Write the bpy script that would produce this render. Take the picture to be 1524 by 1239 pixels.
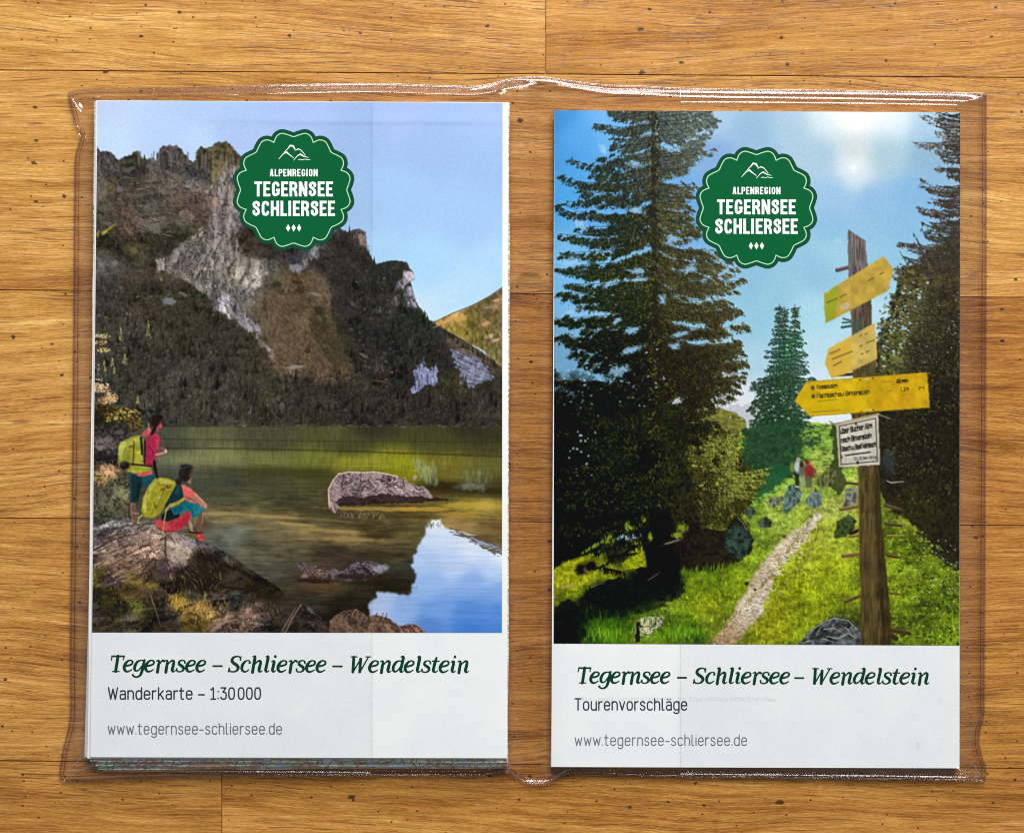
# Two hiking brochures in a clear double-pocket plastic sleeve on an oak floor.
import bpy, math, random
import numpy as np

for o in list(bpy.data.objects): bpy.data.objects.remove(o, do_unlink=True)
SC = bpy.context.scene
COL = SC.collection
random.seed(4)

PX = 0.000175            # metres on the floor per pixel of the 1524 px wide photograph
CW, CH = 1524., 1239.
HCAM = 1900.             # camera height in the same units

# ------------------------------------------------------------------ camera
cam = bpy.data.cameras.new('camera'); camo = bpy.data.objects.new('camera', cam); COL.objects.link(camo)
camo.location = (0, 0, HCAM*PX); camo.rotation_euler = (0, 0, 0)
cam.sensor_fit = 'HORIZONTAL'; cam.sensor_width = 36; cam.lens = 36*HCAM/CW
cam.clip_start = .01; cam.clip_end = 50
SC.camera = camo

# ------------------------------------------------------------------ light: a window beyond the top edge, a pale room
W = bpy.data.worlds.new('World'); SC.world = W; W.use_nodes = True
nt = W.node_tree; bg = nt.nodes['Background']
tc = nt.nodes.new('ShaderNodeTexCoord'); sx = nt.nodes.new('ShaderNodeSeparateXYZ'); nt.links.new(tc.outputs['Generated'], sx.inputs[0])
rp = nt.nodes.new('ShaderNodeValToRGB'); nt.links.new(sx.outputs['Z'], rp.inputs['Fac'])     # paler walls, dimmer ceiling overhead
e = rp.color_ramp.elements; e[0].position = .0; e[0].color = (.62, .68, .78, 1); e[1].position = .98; e[1].color = (.10, .11, .125, 1)
k = e.new(.6); k.color = (.40, .44, .50, 1)
nt.links.new(rp.outputs[0], bg.inputs['Color']); bg.inputs['Strength'].default_value = .62
def area(name, loc, target, sx, sy, power, col):
    L = bpy.data.lights.new(name, 'AREA'); L.shape = 'RECTANGLE'; L.size = sx; L.size_y = sy; L.energy = power; L.color = col
    o = bpy.data.objects.new(name, L); COL.objects.link(o); o.location = loc
    d = np.array(target, float)-np.array(loc, float)
    from mathutils import Vector
    o.rotation_euler = Vector(d).to_track_quat('-Z', 'Y').to_euler()
    return o
area('window_light', (.22, 1.10, .56), (0, 0, 0), 1.1, .55, 46., (1.0, .98, .955))
SC.view_settings.view_transform = 'Standard'; SC.view_settings.look = 'None'; SC.view_settings.exposure = 0; SC.view_settings.gamma = 1
SC.cycles.pixel_filter_type = 'BLACKMAN_HARRIS'; SC.cycles.filter_width = 1.05
SC.cycles.use_denoising = False
SC.cycles.transparent_max_bounces = 24; SC.cycles.max_bounces = 10; SC.cycles.caustics_reflective = False; SC.cycles.caustics_refractive = False

# ------------------------------------------------------------------ helpers
def P(px, py, z=0.):
    """world point at height z (pixel units above the floor) that lies over photo pixel px, py"""
    k = PX*(1-z/HCAM)
    return ((px-CW/2)*k, (CH/2-py)*k, z*PX)

def lin(c):
    c = np.asarray(c, np.float64)
    return np.where(c <= .04045, c/12.92, ((np.maximum(c, 0)+.055)/1.055)**2.4)

def mesh_obj(name, verts, faces, mat=None, parent=None, smooth=False):
    me = bpy.data.meshes.new(name); me.from_pydata([tuple(map(float, v)) for v in verts], [], faces); me.update()
    if mat: me.materials.append(mat)
    o = bpy.data.objects.new(name, me); COL.objects.link(o)
    if parent: o.parent = parent
    if smooth: me.polygons.foreach_set('use_smooth', np.ones(len(me.polygons), bool))
    return o

def grid_obj(name, V, mat, parent=None, colors=None, smooth=True, attr='ink'):
    """V: (ny, nx, 3) array of world points -> one sheet"""
    ny, nx = V.shape[:2]
    idx = np.arange(nx*ny).reshape(ny, nx)
    q = np.stack([idx[:-1, :-1], idx[1:, :-1], idx[1:, 1:], idx[:-1, 1:]], -1).reshape(-1, 4)
    me = bpy.data.meshes.new(name)
    me.vertices.add(nx*ny); me.vertices.foreach_set('co', V.reshape(-1).astype(np.float32))
    me.loops.add(len(q)*4); me.loops.foreach_set('vertex_index', q.reshape(-1).astype(np.int32))
    me.polygons.add(len(q)); me.polygons.foreach_set('loop_start', (np.arange(len(q))*4).astype(np.int32))
    me.polygons.foreach_set('use_smooth', np.full(len(q), smooth))
    me.update(calc_edges=True)
    if colors is not None:
        a = me.color_attributes.new(attr, 'FLOAT_COLOR', 'POINT')
        c = np.ones((nx*ny, 4), np.float32); c[:, :3] = colors.reshape(-1, 3); a.data.foreach_set('color', c.reshape(-1))
    if mat: me.materials.append(mat)
    o = bpy.data.objects.new(name, me); COL.objects.link(o)
    if parent: o.parent = parent
    return o

def thing(name, label, cat, loc=(0, 0, 0)):
    o = bpy.data.objects.new(name, None); COL.objects.link(o); o.location = loc; o.empty_display_size = .02
    o['label'] = label; o['category'] = cat
    return o

class NT:
    def __init__(s, name):
        s.m = bpy.data.materials.new(name); s.m.use_nodes = True; s.t = s.m.node_tree; s.t.nodes.clear()
        s.out = s.t.nodes.new('ShaderNodeOutputMaterial')
    def n(s, typ, props=None, **ins):
        nd = s.t.nodes.new('ShaderNode'+typ)
        for k, v in (props or {}).items(): setattr(nd, k, v)
        for k, v in ins.items():
            key = int(k[1:]) if k[0] == '_' and k[1:].isdigit() else k.replace('__', ' ')
            s.set(nd.inputs[key], v)
        return nd
    def set(s, sock, v):
        if isinstance(v, bpy.types.NodeSocket): s.t.links.new(v, sock)
        elif isinstance(v, bpy.types.Node): s.t.links.new(v.outputs[0], sock)
        else: sock.default_value = v
    def math(s, op, a, b=0., c=None, clamp=False):
        nd = s.n('Math', dict(operation=op, use_clamp=clamp), _0=a, _1=b)
        if c is not None: s.set(nd.inputs[2], c)
        return nd.outputs[0]
    def vmul(s, v, k): return s.n('VectorMath', dict(operation='MULTIPLY'), _0=v, _1=k).outputs[0]
    def vadd(s, v, k): return s.n('VectorMath', dict(operation='ADD'), _0=v, _1=k).outputs[0]
    def noise(s, v, detail=3., rough=.55, scale=1.): return s.n('TexNoise', None, Vector=v, Scale=scale, Detail=detail, Roughness=rough).outputs[0]
    def ramp(s, f, stops):
        nd = s.n('ValToRGB', None, Fac=f); e = nd.color_ramp.elements
        while len(e) > 1: e.remove(e[-1])
        e[0].position = stops[0][0]; e[0].color = (*stops[0][1], 1)
        for p, c in stops[1:]:
            k = e.new(p); k.color = (*c, 1)
        return nd.outputs[0]
    def mix(s, f, a, b, mode='MIX'):
        nd = s.n('Mix', dict(data_type='RGBA', blend_type=mode)); s.set(nd.inputs[0], f)
        for i, v in ((6, a), (7, b)): s.set(nd.inputs[i], v if not isinstance(v, tuple) else (*v, 1)[:4])
        return nd.outputs[2]
    def done(s, sh): s.t.links.new(sh if isinstance(sh, bpy.types.NodeSocket) else sh.outputs[0], s.out.inputs[0]); return s.m

def ink(name, srgb, rough=.55, spec=.15, var=.0):
    T = NT(name); c = tuple(float(v) for v in lin(np.array(srgb)/255.))
    col = (*c, 1)
    if var:
        n = T.noise(T.vmul(T.n('TexCoord').outputs['Object'], (2500., 2500., 2500.)), 2)
        col = T.mix(T.math('MULTIPLY', n, var), col, tuple(v*.82 for v in c))
    return T.done(T.n('BsdfPrincipled', None, **{'Base__Color': col, 'Roughness': rough, 'Specular__IOR__Level': spec}))

# ---------------------------------------------------------------------------
# a small numpy painter: the two printed cover pictures are painted stroke by
# stroke and become the ink colour of the printed paper (a colour attribute)
# ---------------------------------------------------------------------------
def _lat(seed):
    return np.random.RandomState(seed).rand(256, 256).astype(np.float32)

_LATS = {}
def vnoise(x, y, seed=0):
    if seed not in _LATS: _LATS[seed] = _lat(seed)
    L = _LATS[seed]
    xi = np.floor(x).astype(np.int64); yi = np.floor(y).astype(np.int64)
    fx = (x - xi).astype(np.float32); fy = (y - yi).astype(np.float32)
    fx = fx*fx*(3-2*fx); fy = fy*fy*(3-2*fy)
    x0 = xi & 255; x1 = (xi+1) & 255; y0 = yi & 255; y1 = (yi+1) & 255
    a = L[y0, x0]*(1-fx) + L[y0, x1]*fx
    b = L[y1, x0]*(1-fx) + L[y1, x1]*fx
    return a*(1-fy) + b*fy

def fbm(x, y, seed=0, octv=4, gain=.55):
    s = 0; a = 1.0; t = 0
    for k in range(octv):
        s = s + a*vnoise(x*(2.03**k)+17.3*k, y*(2.03**k)+9.1*k, seed+k); t += a; a *= gain
    return s/t

def ridge(x, y, seed=0, octv=4, gain=.55):
    s = 0; a = 1.0; t = 0
    for k in range(octv):
        n = vnoise(x*(2.1**k)+5.3*k, y*(2.1**k)+3.1*k, seed+k)
        s = s + a*(1-np.abs(2*n-1)); t += a; a *= gain
    return s/t

def worley(x, y, seed=0):
    """cracked facets: distance to the nearest joint and a random tone per facet"""
    if seed not in _LATS: _LATS[seed] = _lat(seed)
    L = _LATS[seed]
    xi = np.floor(x).astype(np.int64); yi = np.floor(y).astype(np.int64)
    f1 = np.full(x.shape, 9., np.float32); f2 = f1.copy(); c = np.zeros(x.shape, np.float32)
    for dj in (-1, 0, 1):
        for di in (-1, 0, 1):
            a, b = (xi+di) & 255, (yi+dj) & 255
            d = np.hypot(xi+di+L[b, a]-x, yi+dj+L[a, b]-y).astype(np.float32); r = L[(b+91) & 255, (a+37) & 255]
            nw = d < f1
            f2 = np.where(nw, f1, np.minimum(f2, d)); c = np.where(nw, r, c); f1 = np.where(nw, d, f1)
    return f2-f1, c

def facets(X, Y, sc, seed, an=.5, asp=1.4):
    u = X*math.cos(an)+Y*math.sin(an); v = -X*math.sin(an)+Y*math.cos(an)
    w = (fbm(X/sc*.9, Y/sc*.9, seed+3, 4, .65)-.5)*2.2
    e, c = worley(u/(sc*asp)+w, v/sc+w, seed); e2, c2 = worley(u/(sc*.45*asp)+w*1.5, v/(sc*.45)+w, seed+1)
    b = fbm(X/(sc*2.2), Y/(sc*2.2), seed+8, 3)
    return .56+.50*c+.30*c2-(.34*np.clip(1-e*4, 0, 1)+.12*np.clip(1-e2*3, 0, 1))*np.clip((b-.38)*4, .15, 1)+(fbm(X/2.2, Y/2.6, seed+7, 3, .7)-.5)*.55

def blur3(m, n=1):
    for _ in range(n):
        p = np.pad(m, 1, mode='edge')
        m = (p[1:-1, :-2]+2*p[1:-1, 1:-1]+p[1:-1, 2:])/4
        p = np.pad(m, 1, mode='edge')
        m = (p[:-2, 1:-1]+2*p[1:-1, 1:-1]+p[2:, 1:-1])/4
    return m

def sharpen(img, k):
    b = np.stack([blur3(img[..., i], 3) for i in range(3)], -1)
    return np.clip(img+np.clip(img-b, -.10, .10)*k, 0, 1)

class Canvas:
    def __init__(s, x0, y0, x1, y1):
        s.x0, s.y0, s.w, s.h = x0, y0, x1-x0, y1-y0
        s.Y, s.X = np.mgrid[y0:y1, x0:x1].astype(np.float32)
        s.img = np.zeros((s.h, s.w, 3), np.float32)
        s.rng = np.random.RandomState(7)
    # colour field interpolated from control points (x, y, r, g, b)
    def field(s, pts, soft=14., p=2.2, aniso=1.0):
        st = 4
        Yc, Xc = s.Y[::st, ::st], s.X[::st, ::st]
        acc = np.zeros(Xc.shape+(3,), np.float64); W = np.zeros(Xc.shape)
        for (x, y, r, g, b) in pts:
            w = 1.0/((((Xc-x)/aniso)**2+(Yc-y)**2)+soft*soft)**p
            acc += w[..., None]*np.array([r, g, b])/255.; W += w
        c = acc/W[..., None]
        iy = np.clip((np.arange(s.h)/st), 0, c.shape[0]-1.001); ix = np.clip((np.arange(s.w)/st), 0, c.shape[1]-1.001)
        y0 = iy.astype(int); fy = (iy-y0)[:, None, None]; x0 = ix.astype(int); fx = (ix-x0)[None, :, None]
        y1 = np.minimum(y0+1, c.shape[0]-1); x1 = np.minimum(x0+1, c.shape[1]-1)
        return ((c[y0][:, x0]*(1-fx)+c[y0][:, x1]*fx)*(1-fy)+(c[y1][:, x0]*(1-fx)+c[y1][:, x1]*fx)*fy).astype(np.float32)
    def bbox(s, xa, ya, xb, yb, m=3):
        i0 = max(0, int(xa-s.x0-m)); i1 = min(s.w, int(xb-s.x0+m+2))
        j0 = max(0, int(ya-s.y0-m)); j1 = min(s.h, int(yb-s.y0+m+2))
        return (j0, j1, i0, i1) if i1 > i0 and j1 > j0 else None
    def mask(s, pts, warp=0., wsc=6., seed=3, soft=1):
        P = np.array(pts, np.float32)
        bb = s.bbox(P[:, 0].min(), P[:, 1].min(), P[:, 0].max(), P[:, 1].max(), 4+int(warp))
        M = np.zeros((s.h, s.w), np.float32)
        if bb is None: return M
        j0, j1, i0, i1 = bb
        X = s.X[j0:j1, i0:i1]; Y = s.Y[j0:j1, i0:i1]
        if warp:
            dx = (fbm(X/wsc, Y/wsc, seed, 3)-.5)*2*warp; dy = (fbm(X/wsc+40, Y/wsc+40, seed+5, 3)-.5)*2*warp
            X = X+dx; Y = Y+dy
        ins = np.zeros(X.shape, bool)
        n = len(P)
        for k in range(n):
            xa, ya = P[k]; xb, yb = P[(k+1) % n]
            if ya == yb: continue
            c = ((ya > Y) != (yb > Y)) & (X < (xb-xa)*(Y-ya)/(yb-ya)+xa)
            ins ^= c
        m = ins.astype(np.float32)
        M[j0:j1, i0:i1] = blur3(m, soft) if soft else m
        return M
    def over(s, M, col):
        col = np.asarray(col, np.float32)
        if col.ndim == 1: col = col/255.
        s.img = s.img*(1-M[..., None]) + col*M[..., None]
    def poly(s, pts, col, a=1., warp=0., wsc=6., seed=3, soft=1, tex=None):
        M = s.mask(pts, warp, wsc, seed, soft)*a
        c = np.broadcast_to(np.asarray(col, np.float32)/255., s.img.shape)
        if tex is not None: c = c*tex[..., None]
        s.over(M, c)
    def blob(s, x, y, rx, ry, ang, col, a=1., warp=.5, wsc=5., seed=11, hard=3.):
        R = max(rx, ry)*1.6+3
        bb = s.bbox(x-R, y-R, x+R, y+R)
        if bb is None: return
        j0, j1, i0, i1 = bb
        X = s.X[j0:j1, i0:i1]-x; Y = s.Y[j0:j1, i0:i1]-y
        ca, sa = math.cos(math.radians(ang)), math.sin(math.radians(ang))
        u = (X*ca+Y*sa)/rx; v = (-X*sa+Y*ca)/ry
        d = np.sqrt(u*u+v*v)
        if warp: d = d + (fbm((X+x)/wsc, (Y+y)/wsc, seed, 3)-.5)*2*warp
        m = np.clip((1-d)*hard*.5+.5, 0, 1)*a
        c = np.asarray(col, np.float32)/255.
        s.img[j0:j1, i0:i1] = s.img[j0:j1, i0:i1]*(1-m[..., None])+c*m[..., None]
    def seg(s, xa, ya, xb, yb, wa, wb, col, a=1.):
        bb = s.bbox(min(xa, xb), min(ya, yb), max(xa, xb), max(ya, yb), int(max(wa, wb))+1)
        if bb is None: return
        j0, j1, i0, i1 = bb
        X = s.X[j0:j1, i0:i1]-xa; Y = s.Y[j0:j1, i0:i1]-ya
        dx, dy = xb-xa, yb-ya
        L2 = dx*dx+dy*dy+1e-6
        t = np.clip((X*dx+Y*dy)/L2, 0, 1)
        d = np.sqrt((X-t*dx)**2+(Y-t*dy)**2)
        w = wa+(wb-wa)*t
        m = np.clip(w-d+.5, 0, 1)*np.minimum(1, w*2)*a
        c = np.asarray(col, np.float32)/255.
        s.img[j0:j1, i0:i1] = s.img[j0:j1, i0:i1]*(1-m[..., None])+c*m[..., None]
    def line(s, pts, wa, wb, col, a=1.):
        n = len(pts)-1
        for k in range(n):
            s.seg(*pts[k], *pts[k+1], wa+(wb-wa)*k/n, wa+(wb-wa)*(k+1)/n, col, a)
    def jit(s, col, d):
        k = 1+s.rng.uniform(-d, d)
        return tuple(np.clip(np.array(col)*k + s.rng.uniform(-4, 4, 3), 0, 255))

def paint_lake():
    C = Canvas(128, 142, 762, 950); X, Y = C.X, C.Y; R = C.rng
    # ---- sky
    C.img = C.field([(150,155,190,208,240),(300,155,176,202,242),(450,158,168,192,238),(600,160,166,188,236),(740,160,164,190,236),
        (160,205,196,218,244),(250,205,184,208,242),(300,212,186,212,242),(340,195,170,196,236),(540,200,158,186,228),(640,220,156,186,230),(740,250,156,188,232),
        (540,320,160,192,230),(600,300,160,196,236),(700,330,160,196,236),(560,370,166,204,238),(640,400,168,210,240),(735,400,172,210,240),(660,450,184,218,240),(640,465,196,222,238),(720,430,180,214,238)], 22)
    C.img += (fbm(X/3, Y/2, 60, 2)[..., None]-.5)*.025
    # ---- mountain colour field
    f = C.field([(150,230,66,62,66),(165,245,72,70,72),(190,240,48,48,40),(205,232,56,56,38),(215,245,52,48,44),(228,245,84,78,80),(250,228,74,68,66),(250,245,70,66,68),(270,235,72,72,62),(285,255,62,60,62),
        (150,275,92,86,84),(160,280,92,82,58),(180,265,52,48,42),(200,262,44,42,34),(230,262,78,70,62),(260,275,92,84,74),(290,280,100,92,86),(275,300,84,70,56),(300,300,74,66,62),(310,260,76,74,76),
        (150,320,66,64,48),(170,300,62,56,46),(190,310,86,72,60),(200,330,82,68,56),(225,310,70,70,62),(250,310,72,66,56),(280,325,98,86,74),(230,335,104,96,84),(300,320,64,54,46),
        (160,350,44,42,30),(180,365,48,44,34),(220,355,50,48,34),(250,350,46,46,32),(280,345,50,48,34),(190,345,84,70,56),(200,365,70,62,46),(230,375,48,46,36),(260,380,50,46,40),
        (320,230,92,84,58),(335,225,82,74,50),(345,235,92,78,58),(305,245,74,66,54),(320,255,104,94,62),(345,260,96,92,90),(335,290,92,84,80),(340,320,104,98,98),(328,310,110,94,90),
        (150,400,82,80,76),(170,400,64,60,54),(150,420,62,58,50),(200,400,58,52,42),(200,430,58,50,40),(240,420,60,52,42),(150,450,62,58,52),(180,470,70,62,56),(210,470,72,64,56),(240,460,58,56,42),(280,460,50,48,36),(300,440,46,46,34),(320,470,50,46,34),
        (260,500,54,52,40),(300,510,58,56,46),(340,500,52,50,40),(340,540,56,54,44),(380,520,58,54,38),(200,540,54,52,46),(240,540,62,58,52),(260,570,72,68,62),(220,580,60,60,52),(200,600,64,66,60),(280,590,66,62,52),(320,560,64,62,54),(330,600,66,64,56),(290,620,58,56,50),
        (370,560,58,52,42),(400,570,60,56,42),(380,600,56,52,44),(420,600,62,58,50),(450,580,52,46,40),(450,610,52,46,40),(500,590,46,42,36),(480,610,50,46,38),(520,610,42,38,34),(560,600,40,38,34),(620,610,42,40,36),(680,600,40,38,34),(730,600,44,42,40),(560,570,50,44,38),(600,560,40,38,34),(680,575,50,48,34),(735,580,40,40,34),
        (360,370,52,46,36),(380,350,44,38,30),(400,380,46,42,34),(420,370,44,38,34),(440,385,52,52,56),(470,375,60,60,62),(480,390,46,42,38),(500,370,48,44,40),(520,360,50,48,42),(535,355,88,78,76),(540,380,50,46,40),
        (350,400,92,88,76),(380,400,98,94,84),(350,430,104,100,92),(370,430,98,92,86),(400,420,70,66,54),(430,410,80,66,50),(450,420,74,60,44),(470,425,84,72,58),(480,430,82,70,60),(420,450,84,70,50),(400,470,88,74,58),(440,450,66,58,40),(450,480,92,80,60),(430,500,92,80,60),(420,530,94,78,62),(450,520,90,76,58),(470,480,76,70,52),(480,500,64,58,42),(490,480,58,54,40),(500,510,60,54,40),(520,530,56,52,40),(480,540,88,74,60),(440,540,98,82,68),(540,540,56,52,46),(500,540,72,62,46),
        (500,410,46,44,38),(530,410,46,44,38),(560,410,40,40,36),(580,400,42,46,38),(600,400,46,44,36),(520,450,48,44,42),(540,480,42,40,38),(560,440,46,44,38),(580,460,52,50,46),(600,440,52,50,44),(600,470,36,42,34),(560,500,42,42,42),(600,500,38,42,38),(630,490,40,46,36),(620,520,44,44,42),(660,500,48,44,38),(650,520,36,36,34),(580,530,44,46,46),(560,520,46,46,46),(700,520,78,66,54),(720,535,66,58,48),(670,540,36,36,34),(680,560,56,52,38),(560,545,60,54,46)], 10, 2.4)
    n1 = fbm(X/14, Y/14, 21, 5, .62); n2 = fbm(X/3.2, Y/4.2, 31, 3, .6); n3 = ridge(X/9, Y/12, 41, 4)
    n4 = fbm((X+Y*.5)/24, (Y-X*.3)/9, 44, 4, .6)
    fc = facets(X, Y, 10, 47, .5, 1.8)
    lum = (1 + (fc-1)*np.clip((395-Y-np.maximum(0, X-420)*-.2)/60, .12, .55) + (n1-.5)*.45 + (n2-.5)*.75 + (n3-.6)*.35 + (n4-.5)*.6)*.96
    mt = f*lum[..., None]
    mt = mt*(1+(vnoise(X/20, Y/20, 77)[..., None]-.5)*np.array([.10, .02, -.06]))
    sil = [(120,205),(142,217),(147,222),(150,226),(158,224),(166,227),(172,234),(177,238),(184,233),(195,231),(199,226),(204,224),(208,228),(211,234),(215,238),(222,235),(228,234),(231,239),(235,240),(236,228),(238,220),(243,217),(248,218),(252,215),(258,218),(263,216),(267,220),(271,223),(274,230),(280,234),(283,239),(288,242),(291,237),(293,228),(295,222),(299,218),(304,221),(310,220),(316,218),(320,213),(326,211),(331,212),(337,210),(342,214),(346,219),(350,224),(356,230),(380,250),(430,300),(495,345),(505,338),(515,346),(525,342),(535,340),(544,345),(546,370),(553,385),(560,393),(575,389),(590,387),(606,390),(609,398),(615,405),(616,415),(611,420),(613,428),(619,450),(628,461),(632,468),(640,477),(648,480),(690,505),(720,525),(762,552),(762,640),(120,640)]
    mt = np.clip(mt*1.16+.018, 0, 1)
    C.over(C.mask(sil, 1.6, 3, 5), mt)
    # spiky trees on the skyline
    for x, y, h in [(215,238,8),(632,470,8),(636,474,5),(557,392,10),(552,388,6),(520,350,14),(514,352,10),(509,352,8),(524,352,6),(529,350,8)]:
        C.seg(x, y, x, y-h, 1.8, .4, (46,48,44))
    # pale rock pillar and its crags
    rk = np.clip(facets(X, Y, 8, 51, 1.3, 2.6)+(fbm(X/16, Y/22, 53, 3)-.5)*.6, .3, 1.45)
    def rock(pts, col, a=.8, w=7, seed=9): C.poly(pts, col, a*.85, w, 9, seed, 2, rk*1.24)
    rock([(318,262),(340,240),(352,248),(352,330),(352,360),(368,385),(395,388),(397,410),(384,428),(372,440),(345,428),(338,418),(300,432),(285,424),(268,412),(236,402),(232,392),(258,372),(290,347),(310,332),(316,292)], (128,120,116))
    rock([(285,424),(330,420),(345,445),(390,500),(405,520),(415,545),(395,520),(372,492),(350,478),(322,462),(308,440)], (132,122,120), .75)
    rock([(318,440),(345,442),(372,470),(392,498),(372,496),(345,474),(325,462)], (146,146,156), .75)
    rock([(352,396),(366,400),(362,424),(346,430),(340,415)], (136,132,118), .8)
    rock([(382,385),(396,398),(394,416),(380,430),(362,436),(360,428),(376,410)], (150,144,138), .8)
    rock([(432,395),(445,392),(456,388),(456,402),(446,411),(434,404)], (128,128,132), .8)
    rock([(462,366),(478,360),(476,384),(458,384)], (108,112,118), .7)
    rock([(402,388),(412,386),(416,398),(426,400),(414,410),(406,406)], (92,90,84), .7)
    rock([(535,346),(545,350),(546,368),(528,366),(524,352)], (120,104,100), .8)
    rock([(600,402),(615,406),(616,416),(606,422),(600,430),(588,432),(590,420),(598,416)], (160,152,164), .95, 3)
    rock([(606,426),(613,428),(619,450),(622,460),(606,456),(600,440)], (140,136,152), .95, 3)
    rock([(586,442),(594,440),(592,456),(584,456)], (150,140,132), .9, 3)
    rock([(576,462),(588,464),(584,474),(576,472)], (110,112,116), .7, 3)
    rock([(558,458),(568,456),(566,466),(560,466)], (110,126,116), .7, 2)
    rock([(607,505),(618,500),(616,520),(608,514)], (92,90,96), .7, 3)
    tx_ = np.clip(1+(n2-.5)*.55+(n1-.5)*.3, .5, 1.5)
    C.poly([(140,425),(225,412),(262,424),(292,436),(318,458),(345,482),(372,500),(398,532),(418,556),(470,566),(560,574),(640,590),(690,580),(748,572),(748,634),(140,640)], (60,57,47), .42, 6, 9, 401, 2, tx_)
    C.poly([(498,352),(520,350),(546,372),(560,394),(604,392),(600,440),(606,470),(640,482),(660,510),(655,560),(600,590),(560,575),(530,548),(508,510),(496,470),(490,430),(494,390)], (43,42,38), .5, 7, 9, 402, 2, tx_)
    C.poly([(420,420),(438,406),(466,404),(482,428),(490,466),(506,504),(520,540),(480,552),(440,551),(414,540),(396,506),(388,472),(392,444),(405,428)], (96,80,62), .62, 5, 8, 403, 1, tx_)
    C.poly([(460,455),(480,462),(498,500),(520,538),(500,548),(478,520),(462,490)], (58,55,38), .5, 7, 6, 404, 2, tx_)
    C.poly([(140,258),(170,262),(230,262),(300,285),(318,310),(318,338),(280,346),(240,334),(200,330),(168,345),(140,350)], (88,80,70), .3, 8, 9, 405, 2, tx_)
    # ledges, cracks and chimneys
    Mr = np.zeros(X.shape, np.float32)
    for pts in ([(318,262),(340,240),(352,248),(352,360),(368,385),(395,388),(397,410),(372,440),(345,428),(300,432),(268,412),(236,402),(258,372),(290,347),(310,332)], [(300,430),(345,430),(392,498),(415,545),(372,492),(322,462)], [(380,388),(396,398),(394,416),(372,436)], [(430,395),(478,362),(476,386),(446,412)]): Mr = np.maximum(Mr, C.mask(pts, 5, 8, 12))
    for k in range(240):
        x = R.uniform(234, 480); y = R.uniform(245, 545)
        if Mr[int(y-142), int(x-128)] < .5: continue
        d = R.rand() < .55; L = R.uniform(3, 13); sl = -.35 if y > 340 and x < 330 else .12
        C.line([(x, y), (x+sl*L+R.uniform(-2, 2), y+L*.5), (x+sl*L*1.6+R.uniform(-2, 2), y+L)], R.uniform(.6, 1.7), .3, C.jit((44,40,36) if d else (164,156,152), .2), R.uniform(.3, .65))
    for k in range(200):
        x = R.uniform(140, 352); y = R.uniform(232, 350)
        if C.img[int(y-142), int(x-128)][2] > .5: continue
        d = R.rand() < .55; L = R.uniform(4, 14)
        C.line([(x, y), (x+L*.5, y+R.uniform(-2, 3)), (x+L, y+R.uniform(-2, 6))], R.uniform(.6, 1.8), .3, C.jit((36,34,26) if d else (124,114,104), .2), R.uniform(.25, .55))
    for k in range(160):
        x = R.uniform(410, 500); y = R.uniform(425, 545)
        C.line([(x, y), (x+R.uniform(4, 12), y+R.uniform(3, 9))], R.uniform(.5, 1.2), .3, C.jit((58,52,34) if R.rand() < .6 else (122,104,80), .2), .35)
    for x, h in [(240,14),(252,18),(262,14),(296,16),(306,18),(316,14),(334,20),(348,14),(206,8),(230,10),(276,10)]:
        for q in range(5): xx = x+R.uniform(-6, 6); C.seg(xx, 226+R.uniform(0, 8), xx+R.uniform(-2, 2), 226+h+R.uniform(4, 16), R.uniform(.8, 2), .4, C.jit((38,36,32) if q % 2 else (112,102,92), .15), .5)
    for pts in ([(341,244),(331,262),(327,290),(322,322),(324,340)], [(350,300),(346,338),(338,378)], [(304,346),(282,374),(250,396)], [(322,356),(302,390),(286,416)], [(352,372),(332,400),(322,426)], [(382,392),(372,412),(358,430)], [(330,446),(352,468),(374,492)], [(268,378),(256,392),(240,398)], [(340,330),(330,362),(312,384)], [(366,392),(350,420)], [(470,368),(462,382),(452,396)]):
        q = [(x+R.uniform(-2, 2), y) for x, y in pts]
        for (xa, ya), (xb, yb) in zip(q, q[1:]):
            for u in range(4):
                if R.rand() < .35: continue
                x = xa+(xb-xa)*u/4+R.uniform(-4, 4); y = ya+(yb-ya)*u/4+R.uniform(-3, 3); dx, dy = (xb-xa)/4*1.1, (yb-ya)/4*1.1
                C.poly([(x-3, y), (x+2, y-2), (x+3+dx, y+dy), (x-1+dx, y+dy+3)], (166,158,150), .42, 2.5, 4, 407); C.poly([(x+4, y), (x+8, y), (x+8+dx, y+dy+2), (x+4+dx, y+dy+1)], (50,46,42), .42, 2.5, 4, 408)
    for pts in ([(150,228),(146,250)], [(240,224),(238,250),(246,268)], [(262,222),(266,246)], [(297,224),(293,250),(300,270)], [(326,214),(322,236)], [(344,218),(348,240)], [(150,292),(176,284),(204,292),(232,286)], [(210,320),(246,316),(284,326)], [(180,262),(214,270),(250,266)]):
        C.line(pts, 2.4, .8, (130,120,110), .16); C.line([(x+3, y+3) for x, y in pts], 2.4, .8, (42,40,34), .22)
    # scree fields
    sc = np.clip(.85+(ridge(X/3, Y/14, 57, 3)-.5)*.9+(n2-.5)*.7, .3, 1.4)
    C.poly([(622,546),(630,532),(632,545),(640,550),(650,542),(651,565),(645,575),(636,570),(626,580),(612,586),(610,578),(618,572),(615,556)], (132,138,170), .95, 4, 4, 8, 1, sc)
    sc2 = np.clip(.85+(ridge((X*.9+Y*.4)/12, (Y-X*.35)/2.6, 58, 3)-.5)*1.0+(n2-.5)*.6, .3, 1.4)
    C.poly([(672,520),(690,520),(712,532),(736,560),(722,568),(708,572),(700,578),(688,566),(680,545)], (122,126,148), .92, 6, 5, 8, 1, sc2)
    C.poly([(664,500),(690,508),(730,532),(738,545),(700,530),(672,522)], (92,78,66), .7, 5, 6, 18, 1, sc2)
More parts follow.
